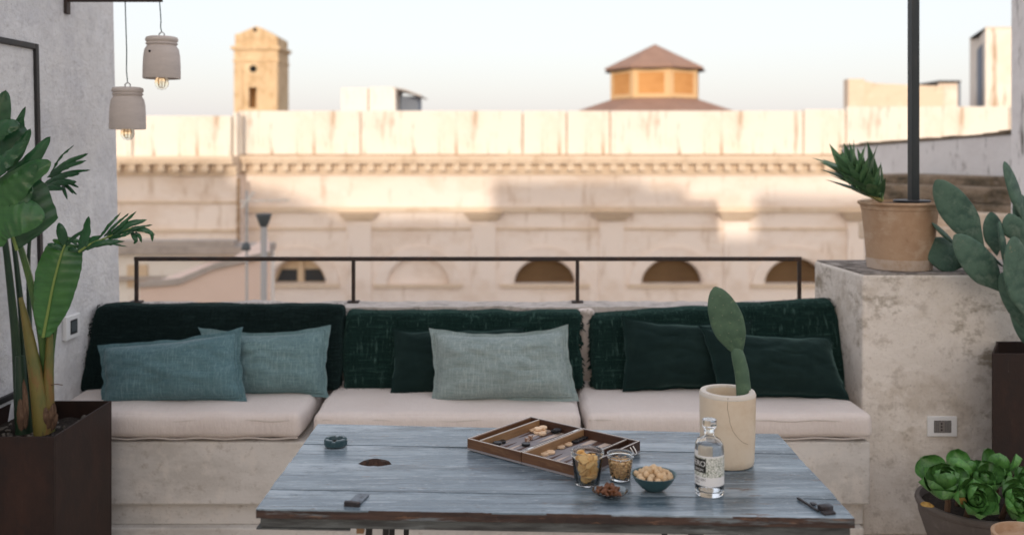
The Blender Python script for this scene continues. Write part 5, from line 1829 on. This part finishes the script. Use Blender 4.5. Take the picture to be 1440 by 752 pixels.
# leaf A, large, top left: broad lobes reaching up and right, lower blade hanging
m = MB()
DA = 3.70
blade(m, [P(24, 352, DA), P(14, 322, DA - .01), P(2, 288, DA - .02), P(-8, 262, DA - .03)], .34, vf, 'ovate', fold=.15, sweep=.25, sides=(0, 1), n=30, seed=3)
for (bx, by, tx_, ty, w_, dd, kk) in ((-6, 262, 71, 192, .095, -.02, 1), (-10, 245, 43, 181, .085, .0, 2), (-12, 228, 36, 150, .060, .05, 3), (-20, 205, 8, 127, .13, .04, 4), (-14, 236, 32, 163, .11, .03, 5), (-4, 275, 60, 228, .10, -.04, 6), (-10, 215, 20, 168, .14, .02, 7), (-2, 285, 45, 262, .11, -.05, 8)):
    a, c_ = P(bx, by, DA + dd), P(tx_, ty, DA + dd)
    mid = a.lerp(c_, .5) + Vector((.012, -.01, -.018))
    blade(m, [a, mid, c_], w_, Vector((.35, -1, .35)), 'lance' if kk != 7 else 'ovate', fold=.2, sweep=.15, n=22, cols=4, seed=kk)
lfA = m.build('leaf', M['leaf_dark'], st)
rib([P(24, 352, DA - .003), P(14, 322, DA - .013), P(2, 288, DA - .023), P(-8, 262, DA - .033)], .007, .005, M['midrib'], 'midrib', lfA)
m = MB()
blade(m, [P(-28, 318, 3.66), P(-5, 285, 3.64), P(22, 262, 3.63), P(52, 232, 3.64)], .17, Vector((.2, -1, .3)), 'lance', fold=.25, sweep=.1, n=40, seed=9)
blade(m, [P(-30, 345, 3.65), P(-8, 315, 3.63), P(24, 303, 3.62), P(63, 306, 3.64)], .15, Vector((.2, -1, .3)), 'ovate', fold=.2, sweep=.1, n=40, seed=29)
blade(m, [P(-30, 300, 3.66), P(0, 268, 3.64), P(45, 240, 3.64), P(72, 228, 3.65)], .15, Vector((.2, -1, .4)), 'lance', fold=.25, sweep=.15, n=26, seed=19)
m.build('leaf', M['leaf'], st)
m = MB()
blade(m, [P(-30, 270, 3.63), P(-8, 240, 3.62), P(12, 220, 3.62), P(40, 196, 3.63)], .10, Vector((.2, -1, .5)), 'lance', fold=.3, sweep=.1, n=30, seed=11)
blade(m, [P(-20, 200, 3.66), P(5, 178, 3.65), P(28, 176, 3.66)], .11, Vector((.2, -1, .5)), 'lance', fold=.3, sweep=.1, n=20, seed=12)
m.build('leaf', M['leaf_dark'], st)

# leaf B: palm-like split leaf reaching right
m = MB()
DB = 4.0
for k, (bx, by, tx_, ty, w_) in enumerate(((70, 246, 104, 204, .016), (66, 250, 124, 216, .040), (68, 250, 122, 226, .034), (66, 256, 127, 239, .026), (62, 258, 112, 244, .046), (60, 264, 108, 256, .050), (84, 256, 111, 264, .024), (84, 258, 108, 274, .022), (88, 260, 95, 281, .022), (90, 260, 103, 273, .018), (56, 268, 90, 266, .045))):
    a, c_ = P(bx, by, DB), P(tx_, ty, DB - .04 - .01 * (k % 3))
    mid = a.lerp(c_, .5) + Vector((0, -.012, .012))
    blade(m, [a, mid, c_], w_ * 1.05, Vector((.2, -1, .5 - .1 * (k % 4))), 'lance', fold=.35, sweep=.05, n=18, cols=3, seed=k + 30)
m.build('leaf', M['leaf_dark'], st)

# leaf C: broad upright blade with a notched tip
m = MB()
DCc = 3.80
blade(m, [P(61, 474, DCc), P(67, 440, DCc - .01), P(76, 395, DCc - .02), P(87, 355, DCc - .01), P(97, 333, DCc + .02)], .168, Vector((.1, -1, .15)), 'ellip', fold=.28, sweep=.2,
      splits=(((.80, .05), (.93, .04)), ((.82, .05), (.90, .04))), n=60, cols=6, seed=5)
lfC = m.build('leaf', M['leaf'], st)
rib([P(60.5, 474, DCc - .004), P(67, 440, DCc - .014), P(76, 395, DCc - .024), P(87, 355, DCc - .014), P(96, 335, DCc + .016)], .0062, .003, M['midrib'], 'midrib', lfC)
m = MB()
for k, (bx, by, tx_, ty, w_) in enumerate(((92, 348, 83, 313, .062), (93, 345, 119, 324, .026), (92, 352, 66, 343, .034), (94, 350, 112, 354, .026), (97, 338, 112, 347, .016))):
    a, c_ = P(bx, by, DCc), P(tx_, ty, DCc - .02)
    blade(m, [a, a.lerp(c_, .5) + Vector((0, -.008, .006)), c_], w_, Vector((.1, -1, .3)), 'lance', fold=.3, sweep=.05, n=20, cols=3, seed=k + 50)
m.build('leaf_tip', M['leaf_dark'], st)

# leaf D: right-hand leaf, one whole blade then narrow fingers
m = MB()
DD = 3.78
blade(m, [P(111, 354, DD), P(117, 338, DD - .01), P(125, 304, DD - .02)], .085, Vector((-.3, -1, .3)), 'lance', fold=.15, sweep=.1, n=24, cols=4, seed=61)
blade(m, [P(110, 352, DD), P(124, 340, DD - .01), P(142, 332, DD - .02)], .05, Vector((.1, -1, .4)), 'lance', fold=.2, sweep=.1, n=18, cols=4, seed=62)
for k, (bx, by, mx_, my, tx_, ty, w_) in enumerate(((140, 334, 152, 318, 170, 299, .022), (146, 333, 160, 318, 181, 300, .020), (150, 332, 168, 318, 192, 297, .026), (150, 335, 178, 316, 207, 309, .045), (154, 334, 184, 322, 214, 316, .024), (150, 337, 175, 330, 196, 320, .020),
                                                    (178, 322, 200, 322, 218, 330, .036), (196, 323, 212, 327, 214, 340, .026), (184, 325, 190, 335, 189, 343, .032), (190, 326, 196, 332, 199, 341, .022), (120, 351, 140, 341, 176, 339, .036), (130, 348, 155, 343, 180, 347, .014))):
    blade(m, [P(bx, by, DD - .02), P(mx_, my, DD - .05), P(tx_, ty, DD - .04)], w_, Vector((.2, -1, .5)), 'lance', fold=.3, sweep=.03, n=20, cols=3, seed=k + 70)
lfD = m.build('leaf', M['leaf_dark'], st)
rib([P(111, 354, DD - .004), P(128, 343, DD - .014), P(150, 334, DD - .022), P(180, 322, DD - .045), P(200, 321, DD - .045)], .0055, .002, M['midrib'], 'midrib', lfD)

# ================================================================== RIGHT SIDE
# socket
c = P(1324, 598.5, PF)
so = thing('wall_socket', c, 'white three-pin wall socket on the masonry block', 'socket')
MB().box(c.x - .069, c.x + .069, PF - .011, PF - .0005, c.z - .047, c.z + .047).build('cover_plate', M['white_plastic'], so, bevel=.003, seg=3)
sk = MB().box(c.x - .040, c.x + .040, PF - .0125, PF - .0112, c.z - .028, c.z + .028).build('surround', M['hole'], so)
md = MB().box(c.x - .0375, c.x + .0365, PF - .0145, PF - .0126, c.z - .0255, c.z + .0255).build('socket_face', M['socket'], so)
for k in (-1, 0, 1):
    hm = MB().lathe([(.0001, 0), (.0042, 0), (.0042, .0008)], (0, 0, 0), 12, M=Matrix.Rotation(RAD(90), 4, 'X'))
    for v in hm.v:
        v += Vector((c.x - .006, PF - .0147, c.z + k * .0145))
    hm.build('pin_hole', M['hole'], md)
for s in (-.030, -.022, .012, .020, .028):
    MB().box(c.x + s - .0012, c.x + s + .0012, PF - .0150, PF - .0146, c.z - .024, c.z + .024).build('rib', M['screen'], md)

# terracotta pot on the block
D0 = 4.72
k0 = D0 / F
pz = PZ + .0005
pcx = P(1265, 0, D0).x
pt_ = thing('terracotta_pot', (pcx, D0, pz), 'chalky terracotta pot on the masonry block, holding the aloe and the pole', 'pot')
rt, rbm, hp = 56.5 * k0, 43 * k0, P(0, 283, D0).z - pz
prof = [(.0001, 0), (rbm - .004, 0), (rbm, .004), (rbm + (rt - .018 - rbm) * .5, hp * .5), (rt - .020, hp - .040), (rt - .016, hp - .036), (rt - .016, hp - .030), (rt - .013, hp - .020), (rt - .004, hp - .014), (rt, hp - .008), (rt - .003, hp),
        (rt - .016, hp), (rt - .022, hp - .02), (rbm, .02), (.0001, .018)]
MB().lathe(prof[:11] + [(rt - .014, hp + .0003)], (pcx, D0, pz), 56, wob=.006, cap=False).build('body', M['terracotta'], pt_, angle=.6)
MB().lathe([(rt - .0142, hp), (rt - .020, hp - .02), (rt - .022, hp - .05)], (pcx, D0, pz), 48, cap=False).build('inner_wall', M['terracotta'], pt_)
m = MB().lathe([(.0001, hp - .006), (rt * .5, hp - .010), (rt - .021, hp - .016)], (pcx, D0, pz), 32)
m.build('soil', M['soil'], pt_)
MB().lathe([(rbm + .0006, .002), (rbm + .003, .022), (rbm + .0072, .052), (rbm + .0068, .0525)], (pcx, D0, pz), 56, wob=.006, cap=False).build('chalk_band', M['terracotta_chalk'], pt_)

# steel pole standing in the pot
ple = thing('pole', (P(1287, 0, D0).x, D0 + .02, pz + hp - .03), 'dark square steel pole rising out of the terracotta pot', 'pole')
X = P(1287, 0, D0).x
Mp = Matrix.Translation((X, D0 + .02, 0)) @ Matrix.Rotation(RAD(12), 4, 'Z')
MB().box(-.0205, .0205, -.0205, .0205, pz + hp - .03, 3.05, Mp).build('post', M['pole_steel'], ple, bevel=.003)
MB().lathe([(.0001, 0), (.085, 0), (.088, .004), (.085, .010), (.03, .012), (.0001, .012)], (X - .012, D0 + .01, pz + hp - .004), 28).build('base_disc', M['black_steel'], ple)

# aloe in the pot
al = thing('aloe', (pcx - .10, D0 - .02, pz + hp - .012), 'spiky green aloe leaning left out of the terracotta pot', 'aloe')
rn = random.Random(11)
stem_a, stem_b = P(1240, 281, D0 - .04), P(1200, 254, D0 - .07)
MB().tube(bez([stem_a, stem_a.lerp(stem_b, .5) + Vector((0, 0, -.012)), stem_b], 10), [.016, .016, .015, .014, .014, .013, .012, .012, .011, .010, .008], 8).build('stem', M['aloe_base'], al)
lm = []
for s in range(4):
    m = MB()
    L_ = 1.0
    n = 12
    vs_, fs_ = [], []
    for i in range(n + 1):
        t = i / n
        w = .165 * (1 - t ** 1.4) * (.8 + .35 * math.sin(t * 2.6)) + .002
        th2 = .045 * (1 - t) ** .8 + .002
        cv = .16 * (s - 1.0) * t * t
        for k in range(7):
            a = k / 7 * 2 * math.pi
            x_ = math.cos(a) * w
            z_ = math.sin(a) * th2 * (1.0 if math.sin(a) < 0 else .35)
            vs_.append(Vector((x_, t, z_ + cv)))
    for i in range(n):
        for k in range(7):
            fs_.append((i * 7 + k, i * 7 + (k + 1) % 7, (i + 1) * 7 + (k + 1) % 7, (i + 1) * 7 + k))
    m.add(vs_, fs_, True)
    me = m.mesh('leaf', Vector((0, 0, 0)))
    me.materials.append(M['aloe'])
    lm.append(me)
axd = (stem_b - stem_a).normalized()
sidev = Vector((0, 1, 0))
upv = axd.cross(sidev).normalized()
if upv.z < 0:
    upv = -upv
for k in range(44):
    t = k / 44
    ph = k * 2.39996
    pos = stem_a.lerp(stem_b, .05 + 1.0 * t)
    spread = 1.25 - .95 * t
    rd = (sidev * math.sin(ph) + upv * math.cos(ph))
    d_ = (axd * math.cos(spread) + rd * math.sin(spread) + Vector((.0, 0, .70))).normalized()
    if d_.z < -.25:
        d_.z = -.15 - .1 * rn.random()
        d_.normalize()
    L_ = (.205 + .07 * rn.random()) * (1 - .22 * t) * (.75 if t < .15 else 1)
    zc = rd if abs(rd.dot(d_)) < .98 else upv
    xa_ = d_.cross(zc).normalized()
    za_ = xa_.cross(d_).normalized()
    o = place('leaf', lm[k % 4], pos, al)
    Rm = Matrix(((xa_.x, d_.x, za_.x), (xa_.y, d_.y, za_.y), (xa_.z, d_.z, za_.z))).to_4x4()
    o.rotation_euler = Rm.to_euler()
    wsc = L_ * rn.uniform(.85, 1.1)
    o.scale = (wsc, L_, wsc)

# right planter and prickly pear
RX0, RX1, RY0, RY1, RH = P(1396, 0, 4.22).x, 2.62, 4.22, 4.49, P(0, 497, 4.22).z
planter('planter_box', RX0, RX1, RY0, RY1, RH, 'dark rusty steel planter at the right edge, below the prickly pear', skew=.15)
pp_ = thing('prickly_pear', (2.32, 4.35, RH - .07), 'grey-green prickly pear sprawling over the masonry block at the right', 'cactus')
k4 = 4.3 / F
padlist = [  # base px, tip px, width px, thickness m, face, depth base, depth tip
    ((1470, 510), (1428, 395), 46, .035, (-.4, -1, .1), 4.34, 4.30),
    ((1440, 462), (1409, 383), 30, .030, (-.8, -.6, .2), 4.31, 4.28),
    ((1448, 452), (1424, 332), 50, .032, (.3, -1, .2), 4.27, 4.23),
    ((1412, 412), (1342, 330), 44, .030, (-.35, -1, .35), 4.33, 4.30),
    ((1412, 376), (1350, 329), 26, .026, (.2, -.3, 1), 4.38, 4.40),
    ((1384, 348), (1316, 253), 46, .028, (-.4, -1, .25), 4.42, 4.44),
    ((1420, 392), (1405, 310), 26, .030, (.9, -.5, .1), 4.36, 4.34),
    ((1402, 360), (1394, 298), 34, .028, (.2, -1, .1), 4.46, 4.50),
    ((1440, 312), (1412, 227), 30, .028, (.6, -.8, .1), 4.38, 4.36),
    ((1430, 342), (1419, 300), 28, .026, (-.2, -1, 0), 4.34, 4.33),
    ((1450, 400), (1438, 300), 44, .03, (.1, -1, .1), 4.40, 4.38),
    ((1362, 372), (1300, 345), 52, .034, (0, -1, .35), 4.62, 4.60),
    ((1345, 345), (1310, 313), 24, .022, (.5, -.4, .9), 4.58, 4.58),
    ((1395, 385), (1350, 352), 40, .034, (0, -1, .3), 4.58, 4.60),
    ((1445, 335), (1432, 272), 34, .03, (.3, -1, 0), 4.42, 4.42),
]
for k, (bpx, tpx, w_, th2, fc, Db, Dt) in enumerate(padlist):
    pad(P(*bpx, Db), P(*tpx, Dt), w_ * k4, th2, fc, M['opuntia'], 'pad', pp_, shape=.75, neck=.45, amat=M['areole_dark'], seed=k + 20)
MB().tube(bez([Vector((2.33, 4.35, RH - .075)), P(1462, 500, 4.34), P(1455, 440, 4.34)], 10), [.045 - .012 * i / 10 for i in range(11)], 9).build('trunk', M['opuntia'], pp_)

# bowl pot of aeonium rosettes
bcx, bcy, brz, brr = 1.925, 3.955, .235, .243
bp = thing('bowl_pot', (bcx, bcy, FLZ), 'wide grey-brown clay bowl pot of green rosettes on the floor', 'pot')
prof = [(.0001, FLZ + .001), (.11, FLZ + .001), (.125, FLZ + .01), (.195, .06), (.232, .17), (.236, .205), (brr, .210), (brr + .004, .222), (brr, brz), (brr - .016, brz), (brr - .02, brz - .02), (brr - .025, brz - .05)]
MB().lathe(prof, (bcx, bcy, 0), 56, wob=.006).build('body', M['pot_grey'], bp, angle=.6)
MB().lathe([(.0001, brz - .02), (brr - .022, brz - .03)], (bcx, bcy, 0), 32).build('soil', M['soil'], bp)


def spoon(L_, w_, cup, s):
    m = MB()
    n, c_ = 16, 8
    def f(u, v, k):
        x = (v - .5) * 2
        wd = w_ / 2 * (.20 + .80 * min(1, u / .72) ** 1.3) * math.sqrt(max(0.0, 1 - max(0, (u - .62) / .38) ** 2.4)) + .001
        th2 = .0035 * (1 - .7 * abs(x)) * (1 - .4 * u)
        z = cup * L_ * (u ** 1.8) + .22 * w_ * x * x * (.3 + u) + k * th2
        return Vector((x * wd, u * L_ - .10 * L_ * x * x * u, z))
    m.grid(lambda u, v: f(u, v, 1), n, c_)
    m.grid(lambda u, v: f(u, v, -1), n, c_)
    ring = [(k / n, 0) for k in range(n)] + [(1, k / c_) for k in range(c_)] + [(1 - k / n, 1) for k in range(n)] + [(0, 1 - k / c_) for k in range(c_)]
    K = len(ring)
    m.add([f(u, v, 1) for u, v in ring] + [f(u, v, -1) for u, v in ring], [(k, (k + 1) % K, K + (k + 1) % K, K + k) for k in range(K)], True)
    me = m.mesh('leaf', Vector((0, 0, 0)))
    me.materials.append(M['aeonium'])
    return me


spm = [spoon(1, .72, .35, 0), spoon(1, .80, .15, 1), spoon(1, .66, .55, 2)]


def rosette(x, y, D, L_, dirv, n, lab, open_=1.0, seed=0):
    c_ = P(x, y, D)
    d_ = Vector(dirv).normalized()
    root = thing('rosette', c_ - d_ * .07, lab, 'succulent', 'rosettes in the bowl pot')
    r_ = random.Random(seed)
    foot = Vector((c_.x - d_.x * .05, c_.y - d_.y * .05 + .02, brz - .03))
    MB().tube([foot, c_ - d_ * .03, c_ + d_ * .004], [.012, .012, .006], 7).build('stem', M['husk'], root)
    a = d_.orthogonal().normalized()
    b_ = d_.cross(a).normalized()
    for k in range(n):
        t = k / n                                     # 0 outer, 1 heart
        ph = k * 2.39996 + seed
        el = (.18 + .95 * t) * open_ + r_.gauss(0, .05) + (1 - open_) * .9
        rad = a * math.cos(ph) + b_ * math.sin(ph)
        y_ = (rad * math.cos(el) + d_ * math.sin(el)).normalized()
        z_ = (d_ * math.cos(el) - rad * math.sin(el)).normalized()
        x_ = y_.cross(z_).normalized()
        s_ = L_ * (1.08 - .78 * t) * r_.uniform(.78, 1.15)
        o = place('leaf', spm[r_.randrange(3)], c_ - d_ * (.012 * (1 - t)), root)
        o.rotation_euler = Matrix(((x_.x, y_.x, z_.x), (x_.y, y_.y, z_.y), (x_.z, y_.z, z_.z))).to_euler()
        o.scale = (s_, s_, s_)


rosette(1332, 696, 3.82, .155, (-.28, -.30, 1), 26, 'cupped upright rosette at the left of the bowl pot', .72, 1)
rosette(1368, 704, 3.75, .112, (-.05, -1, .55), 28, 'bright open rosette facing forward in the middle of the bowl pot', .9, 2)
rosette(1382, 680, 3.88, .105, (.0, -.55, .8), 20, 'small rounded rosette at the back of the bowl pot', .85, 3)
rosette(1422, 708, 3.77, .112, (.15, -1, .6), 26, 'open rosette at the right of the bowl pot', .9, 4)
rosette(1402, 678, 3.98, .120, (.0, -.1, 1), 20, 'tall closed rosette at the back right of the bowl pot', .5, 5)
rosette(1432, 686, 3.88, .105, (.3, -.5, .8), 20, 'round-leaved rosette at the back right rim of the bowl pot', .8, 6)
rosette(1352, 682, 3.94, .135, (.1, -.1, 1), 22, 'dark upright rosette behind the left one in the bowl pot', .55, 7)
for k, (bx, by, tx_, ty, w_) in enumerate(((1345, 690, 1358, 713, .045), (1294, 708, 1314, 712, .03))):
    m = MB()
    blade(m, [P(bx, by, 3.735), P((bx + tx_) / 2, (by + ty) / 2 - 1, 3.725), P(tx_, ty, 3.73)], w_, Vector((-.3, -1, .5)), 'lance', fold=-.3, sweep=0, n=14, cols=3, seed=k + 90)
    o = m.build('dead_leaf', M['dead_leaf'])
    tag(o, ('yellowed dead leaf caught in the middle of the bowl pot', 'yellowed dead leaf on the left rim of the bowl pot')[k], 'leaf', 'dead leaves')

# small clay pot in the corner
cx_, cy_, cz_ = P(1446, 0, 3.4).x, 3.4, P(0, 750, 3.4).z
sp_ = thing('small_pot', (cx_, cy_, FLZ), 'brown clay pot just showing its rim in the bottom right corner', 'pot')
MB().lathe([(.0001, FLZ + .001), (.07, FLZ + .001), (.075, FLZ + .005), (.108, cz_ - .03), (.118, cz_ - .028), (.120, cz_ - .002), (.117, cz_), (.108, cz_), (.105, cz_ - .03)], (cx_, cy_, 0), 44).build('body', M['terracotta'], sp_, angle=.6)
MB().lathe([(.0001, cz_ - .035), (.1055, cz_ - .035)], (cx_, cy_, 0), 24).build('soil', M['soil'], sp_)
